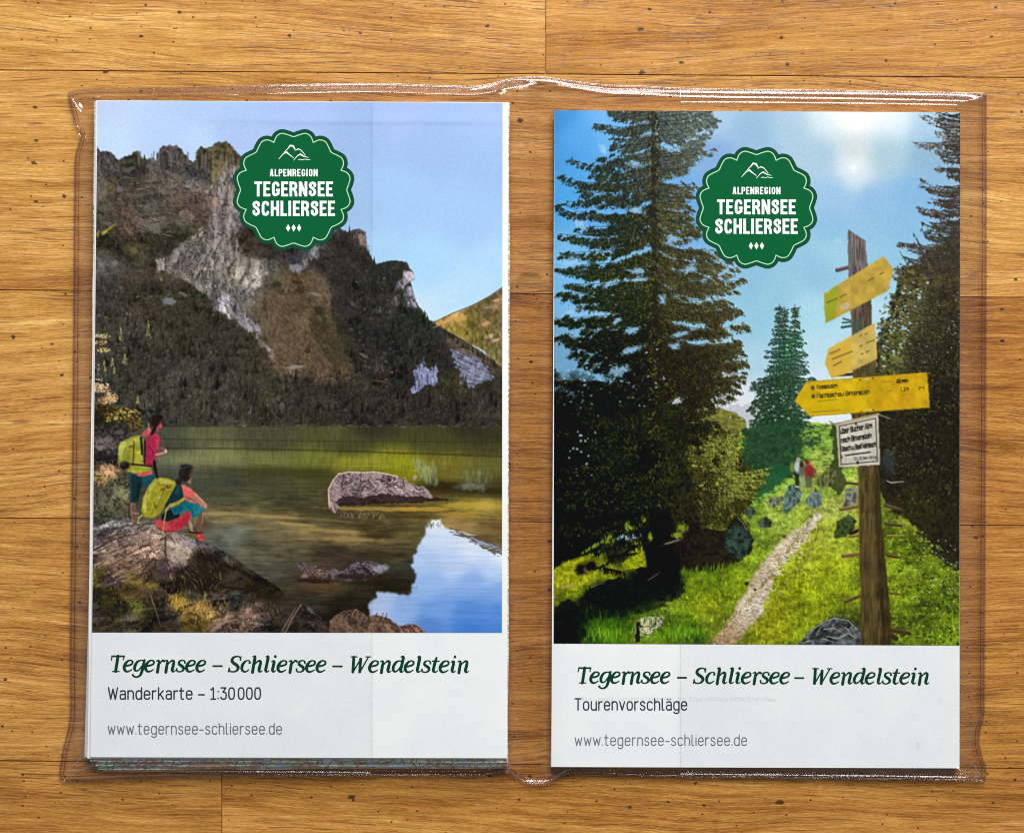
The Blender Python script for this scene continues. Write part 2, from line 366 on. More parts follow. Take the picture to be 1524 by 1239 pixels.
    # sunlit hill at the right
    hill = [(646,480),(655,474),(672,467),(690,461),(706,453),(725,443),(738,435),(762,418),(762,560),(738,540),(722,524),(700,511),(685,503),(665,492)]
    hf = C.field([(660,478,176,134,82),(680,470,186,150,84),(700,462,120,104,58),(730,445,92,84,50),(742,432,120,94,66),(670,492,140,132,62),(690,490,150,132,66),(700,480,104,96,48),(720,470,110,96,64),(740,470,112,98,62),(720,490,120,102,66),(740,500,126,112,76),(710,505,120,106,56),(735,525,122,112,70),(742,455,150,120,86)], 6, 2.2)
    C.over(C.mask(hill, 1.2, 4, 6), hf*(1+(fbm(X/4, Y/7, 63, 4, .7)-.5)[..., None]*.9))
    for x, y, rx, ry, an, c in [(664,478,16,2.5,-25,(206,160,100)),(688,474,9,4,-20,(196,160,84)),(722,482,7,3,-10,(200,152,112)),(738,447,7,2,-12,(196,160,122)),(730,500,8,3,-15,(206,178,140)),(738,506,5,2,-15,(196,164,130)),(728,457,7,1.5,-10,(150,130,130))]:
        C.blob(x, y, rx, ry, an, c, .85, .5, 4)
    for k in range(46):
        x = R.uniform(690, 746); y = R.uniform(455, 525)
        if y < 545-(748-x)*.75 and y > 460+(720-x)*.5: C.seg(x, y+R.uniform(3,7), x, y, R.uniform(1.4,2.6), .5, (74,72,36), .6)
    C.line([(646,480),(672,467),(706,453),(725,443),(750,426)], .8, .8, (86,74,56), .8)
    for k in range(26):
        t = R.rand(); x = 655+t*92; y = 489+t*57+R.uniform(-1, 2); C.seg(x, y+3, x, y-R.uniform(1, 4), 1.6, .4, (48,46,34), .8)
    # conifers on the dark slopes
    for k in range(700):
        x = R.uniform(140, 748); y = R.uniform(360, 628)
        if x < 410:
            if y < 420 + max(0, (x-280))*.75: continue
        elif y < 552 and not (x > 500 and y > 400 + (x-500)*.3 and x < 665): continue
        if x > 668 and y < 575: continue
        v = R.uniform(.55, 1.35); h = R.uniform(3, 9)
        b = C.img[int(min(y, 948)-142), int(x-128)]*255
        if b[2] > 120: continue
        C.seg(x, y, x, y-h, R.uniform(1.2, 2.4), .3, np.clip(b*v+R.uniform(-3, 4), 0, 255), .55)
    tr = []
    for k in range(2300):
        x = R.uniform(140, 748); y = R.uniform(380, 632)
        if x < 415 and y < 425+max(0, x-285)*.85: continue
        if 405 < x < 520 and y < 556: continue
        if x >= 500 and (y < 395+(x-500)*.35 or (x > 655 and y < 572)): continue
        if 605 < x < 655 and 540 < y < 588: continue
        tr.append((y, x))
    for y, x in sorted(tr):
        b = C.img[int(min(y, 948)-142), int(x-128)]*255
        if b.mean() > 120: continue
        h = R.uniform(6, 15)*(.7+.5*(y-380)/250); w = R.uniform(1.6, 3.4); m = np.clip(.55+1.0*vnoise(np.float32(x/16), np.float32(y/9), 261), .6, 1.4)
        if R.rand() < .3: C.seg(x+.6, y, x+.4, y-h, w, .3, np.clip(b*.62*m, 0, 255), .6); C.seg(x-w*.4, y-1, x-.2, y-h*.85, w*.45, .2, np.clip(b*1.2*m+3, 0, 255), .4)
        else: C.blob(x+.8, y, w*1.1, w*1.2, 0, np.clip(b*.62*m, 0, 255), .55, .6, 2.5, int(x)); C.blob(x-.8, y-1.4, w*.75, w*.7, 0, np.clip(b*1.22*m+4, 0, 255), .45, .6, 2.5, int(y))
    for k in range(230):   # pale specks and rubble
        x = R.uniform(142, 600); y = R.uniform(240, 628)
        if C.img[int(y-142), int(x-128)][2] > .42: continue
        C.blob(x, y, R.uniform(.8, 3), R.uniform(.8, 2.2), R.uniform(-40, 40), C.jit((112,106,96), .2), R.uniform(.2, .6), .5, 3)
    for x, y, rx, ry, an, c, a in [(170,265,3,10,-35,(110,98,66),.4),(155,285,2.2,12,28,(130,116,80),.4),(165,278,2,9,40,(134,120,84),.4),(146,300,2,7,30,(124,110,78),.4),(178,282,6,5,0,(120,110,104),.7),(192,290,9,2.5,15,(104,94,86),.7),
            (164,339,11,2.0,-38,(150,136,66),.75),(155,346,5,2.6,-38,(186,168,84),.8),(146,348,2,6,0,(150,134,60),.7),(230,337,10,5,0,(112,104,92),.8),(200,372,4,5,0,(112,104,70),.7),(190,370,9,5,0,(96,90,60),.6),
            (170,392,5,6,0,(128,120,114),.7),(152,392,4,3,0,(140,112,104),.7),(193,252,8,3,-20,(100,94,96),.7),(225,250,3,8,0,(104,98,96),.6),(233,247,2.5,9,0,(96,90,88),.6),(268,264,12,3,8,(96,88,84),.6),(243,283,4,3,0,(118,106,98),.7),
            (300,275,10,3,25,(104,98,100),.6),(322,240,6,4,0,(126,112,72),.6),(318,262,3,12,5,(150,128,80),.7),(330,255,8,3,-40,(138,120,82),.7),(320,300,4,7,-5,(170,140,124),.85),(316,308,3,6,0,(150,110,110),.6),(340,222,5,4,0,(118,100,70),.5),
            (252,448,10,5,8,(128,130,130),.85),(274,438,5,3,30,(122,116,104),.7),(240,416,3,2,20,(136,128,116),.7),(388,448,3,22,8,(116,104,84),.6),(390,478,2,20,0,(112,104,90),.6),(398,500,3,10,-25,(108,96,78),.6),
            (470,438,8,2.5,18,(132,124,116),.8),(426,432,2,4,10,(132,120,88),.7),(442,420,8,3,5,(40,34,22),.6),(446,432,7,6,0,(44,38,24),.6),(412,424,6,4,0,(40,36,22),.6),(476,462,8,8,0,(44,42,28),.6),(458,522,4,4,0,(44,36,24),.7),(440,546,12,2.6,-5,(150,140,134),.8),(432,552,2,5,-20,(140,132,124),.7),
            (524,451,3,5,-15,(96,90,82),.7),(540,528,8,2,30,(110,108,106),.7),(620,545,2,2,0,(120,118,130),.4),(566,567,12,1.6,8,(110,78,64),.6),(420,604,4,4,0,(104,100,90),.6),(373,612,1,3,0,(140,138,136),.6)]:
        C.blob(x, y, rx, ry, an, c, a, .55, 4, int(x))
    # little larches in gold
    for x, y0, y1, w in [(180,488,506,4),(221,477,502,5.5),(186,527,541,6),(167,532,545,3.4),(170,546,555,3),(155,536,552,6),(205,590,600,3)]:
        for k in range(34):
            t = R.rand(); yy = y0+t*(y1-y0); xx = x+R.uniform(-1, 1)*w*t*.8
            C.seg(xx, yy, xx+R.uniform(-1, 1), yy+2.2, .9, .4, C.jit((150,142,86), .3), .5)
    for cx, cy, rx, ry, c, n in [(152,500,12,3,(214,194,132),50),(150,510,10,3,(200,180,116),30),(155,521,10,3,(206,188,120),40),(150,577,15,8,(224,180,136),150),(164,592,11,8,(226,176,126),150),(150,600,8,10,(190,150,98),60),(146,548,6,10,(130,116,104),20),(148,565,5,3,(170,160,140),15)]:
        for k in range(n):
            a = R.uniform(0, 6.28); r = math.sqrt(R.rand())
            x = cx+rx*r*math.cos(a); y = cy+ry*r*math.sin(a)
            C.seg(x, y, x+R.uniform(-2, 2), y+R.uniform(-2, 2), R.uniform(.5, 1.4), .4, C.jit(c, .4), .75)
    C.blob(148,588,10,5,0,(50,44,36),.5); C.blob(150,605,14,5,0,(44,36,24),.5)
    # ---- lake
    wf = C.field([(250,636,86,86,70),(400,640,84,82,62),(550,640,62,60,44),(700,640,60,56,42),(300,648,104,104,72),(500,648,90,90,52),(650,650,74,72,44),(740,650,62,60,42),
        (260,662,82,82,66),(400,662,84,82,58),(520,662,82,80,48),(650,662,84,80,46),(740,664,76,72,44),(280,680,132,132,92),(330,682,136,134,88),(400,682,130,130,74),(470,686,124,124,56),(520,692,146,140,50),(560,690,150,146,54),(600,690,150,146,40),(600,700,158,150,36),(660,690,124,114,48),(680,705,122,108,46),(740,690,104,98,52),
        (260,705,96,96,80),(330,704,96,94,70),(400,702,86,86,52),(470,705,88,84,44),(340,716,84,84,68),(400,720,92,90,62),(460,722,100,94,60),(480,735,104,96,60),(250,730,92,92,76),(330,735,96,94,70),(400,740,104,98,66),(440,745,88,82,56),(660,726,56,48,28),(700,728,66,60,40),(740,730,70,62,36),(660,745,100,90,50),(700,750,150,130,58),(740,755,160,138,66),
        (310,765,150,132,88),(360,768,142,124,84),(420,772,138,120,78),(480,768,96,86,58),(300,785,100,94,76),(350,795,112,112,100),(400,790,122,108,78),(460,792,134,114,76),(520,800,140,118,78),(560,790,78,66,42),(600,780,96,84,56),(620,765,110,92,52),(680,780,150,122,76),(740,785,112,90,56),
        (320,812,104,104,92),(380,815,104,96,76),(440,818,98,88,64),(500,822,72,60,48),(560,815,92,78,54),(600,815,84,74,52),(620,795,100,88,56),(560,850,64,58,44),(600,850,62,60,52),(400,850,94,86,72),(430,870,72,64,52),(480,875,82,66,46),(540,880,56,48,36),(590,870,44,38,28),(520,900,42,36,26),(460,900,56,52,44),(500,920,36,30,22),(420,910,60,54,46),(380,905,60,54,44)], 7, 2.2, 2.4)
    wn = fbm(X/30, Y/2.4, 81, 4, .6)-.5; wv = fbm(X/2.6, Y/12, 83, 3, .6)-.5
    wt = wf*np.array([.93, .96, .95], np.float32)*(1+wn*np.clip((Y-630)/120, .25, 1)*.42+wv*np.clip((790-Y)/120, .12, 1)*.3)[..., None]
    wt = wt*(1-.13*np.clip((Y-692)/8, 0, 1)*np.clip((785-Y)/25, 0, 1)*np.clip((640-X)/60, 0, 1))[..., None]*np.clip(1+(fbm(X/18, Y/7, 371, 3)-.5)*np.clip((Y-690)/60, 0, 1)*.5, .7, 1.3)[..., None]
    Mw = np.clip((Y-(633-(X-140)*.004)+(vnoise(X/9, Y*0, 4)-.5)*3)/2, 0, 1)
    C.over(Mw, wt)
    C.line([(230,634),(400,634),(560,633),(748,632)], 1.4, 1.4, (46,42,34), .35)
    for k in range(60): C.blob(R.uniform(330, 746), 634+R.uniform(-2, 2), R.uniform(1, 4), .9, 0, (120,116,104), .4, .3)
    for pts, w, c, a in [([(235,653),(330,654),(450,656),(748,658)], .9, (50,48,28), .4),([(235,667),(330,667),(430,669),(520,671),(600,674),(700,677),(748,679)], 1.6, (52,50,26), .45),([(330,698),(400,700),(470,703)], 2.5, (74,70,34), .5),([(440,760),(500,764),(560,770),(620,768)], 2, (70,58,36), .5)]:
        C.line(pts, w, w, c, a)
    for k in range(420):   # ripples
        y = R.uniform(690, 905); x = R.uniform(260, 640); L = R.uniform(4, 26)
        if y > 780 and x > 600: continue
        b = C.img[int(y-142), int(x-128)]*255
        C.seg(x, y, x+L*.7, y+L*.04, R.uniform(.3, .9), .2, np.clip(b*R.choice([.75, .85, 1.15, 1.25]), 0, 255), .35)
    for k in range(300):   # vertical streaks of the reflected slope
        y = R.uniform(640, 690); x = R.uniform(240, 746)
        b = C.img[int(y-142), int(x-128)]*255
        C.seg(x, y, x, y+R.uniform(4, 14), .7, .3, np.clip(b*R.choice([.85, 1.18]), 0, 255), .4)
    for x, y, rx, ry, an, c, a in [(400,768,45,2.2,3,(176,150,98),.7),(440,780,30,2.4,4,(182,156,98),.7),(495,790,55,3,4,(170,140,86),.7),(520,802,48,3,2,(164,134,84),.7),(330,764,45,2.5,0,(168,146,98),.7),(470,772,60,2,5,(140,116,74),.5),(560,797,30,3,0,(60,50,30),.6),(600,788,30,3,-4,(64,52,32),.5),(590,805,22,3,-3,(124,104,64),.5),(560,825,40,5,3,(50,42,30),.6),(480,826,40,2,3,(62,50,38),.5),
            (560,757,70,3,1,(172,138,74),.8),(630,757,40,3,0,(184,146,62),.8),(600,748,50,2.5,0,(124,96,52),.6),(700,752,45,5,0,(190,158,60),.75),(725,752,16,10,0,(200,170,90),.4),(680,766,30,4,4,(170,132,58),.7),(590,768,40,2.4,2,(84,66,34),.7),(690,785,40,6,8,(164,132,84),.6),(725,790,20,8,10,(116,94,54),.5),(640,742,30,3,3,(42,34,20),.8),(690,728,60,4,4,(48,42,22),.6),(656,722,20,5,0,(52,46,24),.7),(350,796,10,22,0,(126,128,122),.35),(500,872,60,4,1,(100,78,52),.5)]:
        C.blob(x, y, rx, ry, an, c, a, .45, 8, int(x*2))
    rv = np.clip(.9+(fbm(X/2.2, Y/14, 93, 3)-.5)*1.0, .4, 1.3)
    C.poly([(612,684),(622,680),(634,690),(640,698),(648,690),(652,712),(650,722),(630,718),(622,704)], (146,160,122), .55, 7, 4, 14, 4, rv)
    C.poly([(688,705),(700,690),(706,700),(722,696),(736,706),(724,720),(716,728),(690,726)], (126,134,98), .5, 8, 5, 15, 4, rv)
    C.blob(700,724,22,5,0,(130,134,128),.5,.5)
    for k in range(16): C.seg(612+R.uniform(0, 38), 684+R.uniform(0, 10), 612+R.uniform(0, 38), 712+R.uniform(0, 12), .6, .3, (160,178,146), .2)
    # sky mirrored in the lake
    skyf = C.field([(645,780,222,230,240),(640,800,200,216,240),(700,815,210,222,240),(745,835,214,226,244),(630,830,176,200,236),(680,840,186,206,238),(740,850,178,202,238),(640,870,150,184,230),(700,870,138,174,228),(745,880,128,168,226),(570,890,168,190,226),(600,905,142,176,224),(650,905,116,158,220),(700,910,92,142,214),(745,910,92,142,214),(640,935,92,138,208),(700,938,74,128,206),(745,938,78,134,210),(560,920,170,186,220)], 9, 2.2)
    skyf = skyf*(1+(fbm(X/40, Y/3, 95, 3)-.5)[..., None]*.12)
    C.over(C.mask([(636,780),(641,774),(655,773),(660,782),(674,790),(690,798),(716,806),(762,812),(762,950),(560,950),(549,910),(550,895),(560,890),(562,878),(575,881),(600,884),(610,883),(611,873),(618,862),(619,852),(614,846),(613,835),(617,825),(622,815),(626,805),(632,795)], 4, 4, 17, 3), skyf)
    for k in range(46):
        t = R.rand(); x = 668+t*80; y = 788+t*34+R.uniform(-5, 6); C.seg(x, y, x+R.uniform(4, 16), y+R.uniform(0, 3), .9, .3, C.jit((92,82,66), .25) if R.rand() < .75 else (190,206,236), .75)
    C.poly([(690,796),(716,802),(762,806),(762,828),(738,824),(712,810)], (98,84,62), .85, 5, 4, 19, 1)
    for k in range(16): x = R.uniform(700, 744); C.seg(x, 802+(x-700)*.35+R.uniform(-4, 5), x+12, 804+(x-700)*.35, .8, .3, (160,180,220), .7)
    for k in range(18): x = R.uniform(632, 655); C.seg(x, 776+R.uniform(-2, 6), x, 782+R.uniform(0, 5), .8, .3, (92,92,80), .6)
    # ---- the boulder in the lake
    rr = np.clip(facets(X, Y, 8.5, 101, .2, 1.5)+.06, .35, 1.5)
    bld = [(488,738),(489,726),(494,716),(501,708),(506,703),(520,701),(540,703),(556,701),(574,704),(592,708),(604,716),(618,722),(632,724),(640,731),(646,740),(634,745),(580,746),(540,748),(508,748),(504,756),(498,763),(490,757)]
    C.poly(bld, (148,128,128), 1, 1.5, 4, 23, 1, rr)
    C.line([(490,752),(489,728),(496,714),(504,705),(520,702),(540,703),(556,702),(575,705),(592,709)], 1.1, .9, (226,200,172), .75)
    C.poly([(500,748),(510,737),(540,740),(570,734),(600,738),(625,738),(646,742),(630,747),(560,750),(505,752)], (40,30,28), .8, 2.5, 4, 24)
    for pts in [[(512,706),(508,722),(514,738)],[(508,722),(524,716)],[(538,704),(536,722),(530,738)],[(548,715),(560,728),(556,738)],[(580,708),(576,724),(582,736)],[(600,716),(604,732)],[(520,728),(548,730)],[(560,712),(590,722)]]:
        C.line(pts, .8, .5, (60,44,46), .65)
    for k in range(40): C.blob(R.uniform(510, 620), R.uniform(706, 734), R.uniform(1.5, 4), R.uniform(1, 2.5), R.uniform(-60, 30), (186,166,164), .4, .5, 3, k)
    for k in range(40): x = R.uniform(506, 572); C.seg(x, 767+R.uniform(-4, 4)+(x-506)*.02, x+R.uniform(1, 3), 765+R.uniform(-3, 5), .6, .3, (200,184,150), .4)
    C.seg(492, 748, 498, 762, 1.6, 1.2, (206,176,150), .7)
    # ---- mid rocks
    def stone(pts, col, seed, a=1, warp=1.6, lo=.35): 
        t = np.clip(facets(X, Y, 7, seed, .3, 1.5), lo, 1.5)
        C.poly(pts, col, a, warp, 4, seed, 1, t)
    stone([(441,840),(445,836),(462,838),(462,843),(452,846),(448,850)], (92,84,88), 111)
    stone([(446,856),(454,844),(466,841),(484,842),(490,849),(486,862),(470,866),(452,860)], (112,90,84), 113)
    stone([(490,850),(498,845),(506,851),(520,842),(530,836),(552,834),(570,838),(578,848),(566,854),(552,862),(520,864),(494,862)], (106,94,100), 115)
    C.blob(566,845,11,5,-10,(176,176,190),.6,.5); C.blob(535,858,44,4,2,(50,34,32),.8,.4); C.blob(470,864,26,3.5,3,(46,30,24),.8,.4); C.blob(452,856,5,3,-30,(176,142,122),.6)
    C.blob(560,870,45,9,0,(40,36,26),.6,.4)
    # ---- near rocks
    bo = C.field([(140,790,96,92,92),(165,780,132,128,130),(190,775,140,134,136),(215,778,120,108,106),(150,805,112,100,96),(180,800,132,112,104),(210,795,140,118,108),(240,790,150,128,116),(260,795,150,132,122),(290,805,116,110,110),(310,815,92,86,82),(140,830,120,98,86),(170,825,138,112,96),(200,825,146,118,100),(225,815,160,132,112),(230,840,150,122,104),(260,820,156,140,126),(275,825,150,132,118),(300,830,56,44,34),(320,835,60,52,44),(340,828,88,82,78),(360,845,60,54,40),(230,850,78,64,58),(245,845,86,74,74),(255,860,84,72,68),(210,850,124,98,82),(180,850,112,88,74),(150,855,104,88,52),(140,862,124,110,54),(165,865,110,92,88),(200,865,124,104,52),(225,868,116,98,50),(290,865,52,42,30),(270,850,70,62,56),(310,870,50,40,24),(340,860,72,68,48),(345,868,84,78,66),(380,865,46,40,24),(410,878,46,38,26),
        (140,885,58,54,26),(165,885,74,66,34),(200,880,90,72,44),(230,885,58,50,42),(260,880,48,40,32),(240,900,60,54,46),(200,900,92,92,44),(180,910,62,56,36),(150,915,66,60,50),(190,920,92,84,72),(170,930,60,52,36),(220,930,48,42,26),(255,920,66,58,54),(250,935,58,48,38),(280,920,112,92,46),(270,897,156,126,56),(290,905,176,138,72),(310,910,182,146,80),(300,930,96,80,36),(285,890,58,56,48),(330,900,92,82,66),(350,895,58,56,52),(320,890,80,70,62),(335,925,150,120,102),(370,920,150,122,106),(390,930,96,84,80),(320,938,120,96,82),(360,940,110,88,76),(410,935,62,54,46),(420,925,60,50,42)], 5, 2.2)
    bt = np.clip(facets(X, Y, 9, 121, -.45, 2.2)+(fbm(X/16, Y/10, 127, 3)-.5)*.5, .35, 1.5)
    shore = [(120,792),(140,783),(152,777),(165,773),(190,770),(200,774),(212,778),(235,782),(258,790),(290,802),(318,812),(340,823),(352,832),(366,842),(390,858),(412,872),(425,880),(422,888),(408,894),(392,898),(395,902),(418,908),(440,915),(440,950),(120,950)]
    bo = bo*(1+.20*np.clip((860-Y)/20, 0, 1)*np.clip((300-X)/30, 0, 1))[..., None]
    C.over(C.mask(shore, 1.5, 4, 25), np.clip(bo*bt[..., None], 0, 1))
    for pts, c, w in [([(150,792),(190,782),(230,778)], (70,54,44), 1.3),([(140,818),(170,802),(196,795)], (58,46,38), 1.6),([(140,835),(165,822),(195,808)], (84,64,52), 1.2),([(160,845),(190,826),(212,812)], (86,66,54), 1.1),([(246,800),(246,822),(250,840)], (56,44,40), 1.5),([(150,868),(176,860),(200,862)], (84,70,66), 1.4),([(212,850),(228,832),(236,834)], (64,50,44), 1.3),([(330,840),(360,850),(400,872)], (34,28,18), 3),([(240,870),(270,866),(320,872),(380,878)], (34,28,22), 3),([(196,885),(215,876),(240,876),(255,888)], (96,80,62), 1.4),([(316,938),(335,925),(352,921)], (168,140,120), 1.5),([(420,938),(440,905),(450,899)], (120,104,88), 1.6)]:
        C.line(pts, w, w*.6, c, .75)
    for k in range(300):
        x = R.uniform(140, 400); y = R.uniform(778, 870)
        if y < 776+abs(x-195)*.22+4 or x > 330+(y-820): continue
        d = R.rand() < .6; L = R.uniform(4, 16)
        C.line([(x, y), (x+L*.5, y-L*.22+R.uniform(-1, 1)), (x+L, y-L*.5)] if x < 240 else [(x, y), (x+L*.4, y+L*.35), (x+L*.6, y+L*.8)], R.uniform(.6, 1.7), .3, C.jit((58,44,36) if d else (196,172,152), .2), R.uniform(.25, .6)*(1 if x < 290 else .5))
    C.poly([(232,832),(246,830),(252,852),(244,868),(222,866),(226,846)], (60,50,48), .55, 3, 5, 70); C.poly([(284,826),(312,822),(340,838),(372,858),(400,876),(300,884),(262,874),(256,856),(276,842)], (42,34,24), .6, 5, 7, 71, 2)
    C.blob(266,822,16,10,10,(176,156,140),.5,.6,4,72); C.blob(344,858,14,6,-30,(84,80,68),.6,.5,4,73)
    for k in range(520):   # dry grass and moss
        x = R.uniform(138, 420); y = R.uniform(850, 940)
        if x > 330 and y < 895: continue
        g = [(150,128,60),(96,100,40),(190,150,80),(120,110,50)][R.randint(4)]
        if not (vnoise(np.float32(x/16), np.float32(y/12), 131) > .52): continue
        C.seg(x, y, x+R.uniform(-2, 2), y-R.uniform(2, 6), .6, .3, C.jit(g, .3), .5)
    for k in range(130): x = R.normal(300, 18); y = R.normal(908, 9); C.seg(x, y, x+R.uniform(-3, 3), y-R.uniform(3, 8), .7, .3, C.jit((190,156,94), .25), .5)
    for k in range(60): x = R.normal(262, 6); y = R.normal(893, 6); C.seg(x, y, x+R.uniform(-2, 2), y-R.uniform(2, 5), .7, .3, C.jit((190,160,60), .25), .7)
    for x0, y0, x1, y1 in [(225,885,240,935),(304,880,310,905),(311,892,316,912),(300,905,308,882),(298,862,302,872),(330,880,338,876),(228,900,222,880)]: C.seg(x0, y0, x1, y1, .6, .4, (176,150,110), .6)
    stone([(424,944),(432,922),(442,903),(449,897),(455,903),(470,910),(480,920),(492,928),(496,944)], (62,52,46), 141)
    C.line([(425,940),(436,918),(448,899)], 1.2, .8, (150,128,104), .7); C.blob(462,908,8,3,40,(124,114,106),.7)
    stone([(490,924),(500,915),(512,908),(530,905),(540,912),(548,918),(560,914),(575,918),(590,928),(600,944),(490,944)], (112,88,74), 143)
    for x in [499,506,514,521,529,536,543,552,560,568]: j = R.uniform(-3, 3); C.line([(x+5+j,911+abs(x-525)*.12),(x+1-j,920+R.uniform(0, 8))], .9, .5, (164,136,112), .35); C.line([(x+8-j,912),(x+3+j,926+R.uniform(0, 8))], 1, .5, (52,38,30), .4)
    stone([(594,932),(608,928),(622,930),(634,941),(596,944)], (150,110,96), 145)
    # left bank behind the hikers
    lb = C.field([(145,625,40,34,22),(160,612,66,56,30),(180,610,84,76,40),(200,618,86,74,42),(150,645,62,56,50),(175,645,58,52,50),(150,660,86,78,76),(165,665,84,74,74),(150,680,46,40,40),(165,685,44,36,36),(160,700,190,146,104),(150,712,140,112,72),(145,730,70,66,56),(165,725,86,88,70),(180,735,110,112,80),(150,750,88,88,70),(150,765,70,70,58),(170,752,80,82,62),(185,760,84,78,62),(185,715,76,74,58)], 4, 2.3)
    C.over(C.mask([(120,600),(150,602),(172,604),(190,612),(205,618),(214,628),(212,640),(196,644),(190,660),(184,700),(196,715),(204,740),(200,772),(170,774),(120,790)], 4, 5, 27), lb*np.clip(1+(fbm(X/3, Y/3, 151, 3)-.5)*1.5, .4, 1.6)[..., None])
    for k in range(150):
        a = R.uniform(0, 3.14); x = 182+R.uniform(-26, 28); y = 620-10*math.sin((x-150)/70*3.14)+R.uniform(-3, 12)
        C.blob(x, y, R.uniform(1, 2.6), R.uniform(.8, 2), R.uniform(0, 90), C.jit((186,168,86) if R.rand() < .45 else (54,44,22), .3), .6, .4, 3, k)
    for k in range(80): x = R.normal(160, 8); y = R.normal(700, 6); C.seg(x, y, x+R.uniform(-2, 2), y-3, .7, .4, C.jit((222,178,128), .25), .6)
    for x, y, rx, ry, an, c in [(155,655,10,4,-10,(128,118,118)),(163,663,9,3,10,(104,94,96)),(148,666,7,3,0,(140,130,124)),(178,643,7,3,0,(104,102,106)),(152,680,12,5,0,(40,34,34)),(180,732,5,8,10,(150,150,104)),(152,740,6,12,0,(110,110,84)),(165,752,4,8,0,(120,122,92)),(176,765,8,6,0,(92,92,80))]:
        C.blob(x, y, rx, ry, an, c, .7, .5, 3, int(x))
    # ---- hikers
    P = C.poly; L = C.line; B = C.blob
    L([(198.5,746),(198,760),(200.5,778)], 4.4, 3.2, (120,86,70)); L([(195.5,748),(195.6,762),(198,776)], 1.1, .9, (172,132,110), .7)
    P([(191,704),(211,708),(212,721),(208,736),(204.6,748),(194,748),(193,726)], (26,54,58)); P([(211,708),(227,703),(232,711),(222,725),(213,722)], (30,84,98)); P([(191,704),(196,705),(196,746),(194,748),(193,726)], (60,88,86), .6); P([(203,720),(212,716),(206,742),(203,744)], (14,34,38), .6, 1, 5, 6, 2)
    L([(229,686),(231,698),(234,711)], 2.6, 1.6, (32,24,28))
    P([(219.5,652),(224,646),(229,644.5),(236,646),(238.6,655),(236,665),(234,677),(229,684),(226,696),(216,695),(215.4,670),(217.6,657)], (184,38,72)); P([(229,645),(236,646),(238.6,655),(236,664),(232,662),(230,652)], (212,58,88), .75, 0, 6, 3, 2); P([(216,690),(226,688),(224,697),(216,697)], (120,28,50), .7); L([(222,664),(228,672),(226,684)], 1.2, .8, (132,22,50), .6)
    L([(234,667),(240,666.6),(245.5,668.4)], 1.6, 1.3, (146,84,78)); L([(233,676.4),(241,674.6),(247,672)], 2.3, 1.6, (204,136,116)); B(246.6,671,2.2,2.8,0,(230,182,164),.95,.1); L([(232,679),(240,677)], .8, .6, (130,50,56), .6)
    P([(211,646),(216,640),(222,636),(226,640),(222,648),(214,651)], (212,88,88)); L([(221,631),(222,640)], .9, .7, (226,156,146), .7)
    B(234.6,632,5.6,8.2,8,(196,84,80),1,.05); L([(238.6,631),(240.4,633.6),(238.8,635)], 1, .9, (206,96,92)); B(231,626,8.4,8.2,10,(44,22,22),1,.12,4,3,4); L([(232,632),(229,640),(226,645)], 3, 2.2, (50,26,24)); B(238,621,4.6,3.2,10,(34,20,20),1,.1); L([(226,622),(223.6,630)], .8, .6, (96,54,50), .6); B(236.4,638,2.6,2,0,(150,58,58),.7)
    P([(175,676),(177,664),(179.4,658),(186,655),(195,650),(203,648),(210,648),(214.6,655),(213,668),(213,687),(219,692),(225,696),(226,700.6),(208,704.6),(191,702),(182.5,697),(175.8,690.5)], (160,164,44))
    P([(177,664),(180,658),(186,655.5),(190,660),(184,670),(181,684),(176,684)], (204,208,94), .8, 0, 6, 3, 2); P([(190,656),(204,649.5),(211,650),(212,656),(200,660),(192,666)], (196,200,82), .7, 0, 6, 3, 2); P([(202,672),(212,668),(212,690),(204,692)], (194,188,50), .8, 0, 6, 3, 2); P([(184,672),(194,668),(196,690),(186,694)], (132,136,30), .6, 0, 6, 3, 2)
    L([(199.4,657),(198.6,676),(197.8,692)], 1.3, 1.1, (112,64,32), .85); B(195,664,4,2,-20,(104,74,34),.7,.4); L([(209.8,651),(210.8,664),(211.4,676)], 1.9, 1.5, (38,36,42)); L([(215.6,656),(216,672),(215,690)], 1.2, 1.2, (46,24,34)); L([(196,690.5),(210,691.6),(226,694)], 1.4, 1.2, (66,34,34))
    B(185.4,692.6,8.4,6,-6,(42,30,34),1,.1); B(183.6,690.4,4,2,-10,(84,64,62),.6); L([(176,678),(178.4,697),(184,702)], .9, .7, (110,114,52), .8); P([(194,699),(206,698),(214,699),(212,703.6),(198,703)], (182,180,50), .8); B(222,696,3.4,1.6,0,(196,124,112),.8)
    P([(201,704),(214,703.4),(226.6,700.4),(227,705),(214,708.6),(206,708)], (230,88,78))
    # sitting hiker
    L([(281,773),(284,782),(286,792)], 2.8, 2.2, (188,132,106)); L([(298,762),(298.4,778),(296.6,793)], 4.6, 3.2, (126,82,60)); L([(302,764),(300.6,780)], 1.1, .8, (182,128,98), .8)
    P([(240,766),(254,756),(266,758),(268,770),(250,776),(241,774)], (20,38,40))
    P([(253.7,756),(274,746.4),(284,747.6),(301,750.6),(304,756),(293,769),(287,771),(281,761),(259,766)], (20,116,134)); P([(288,752),(301,751.4),(303.4,756.6),(293,768),(288,766)], (34,140,152), .75, 0, 6, 3, 2); P([(254,757),(270,752),(274,758),(260,764)], (14,78,92), .6, 0, 6, 3, 2); L([(276,749),(284,757),(290,766)], .9, .7, (12,72,84), .6)
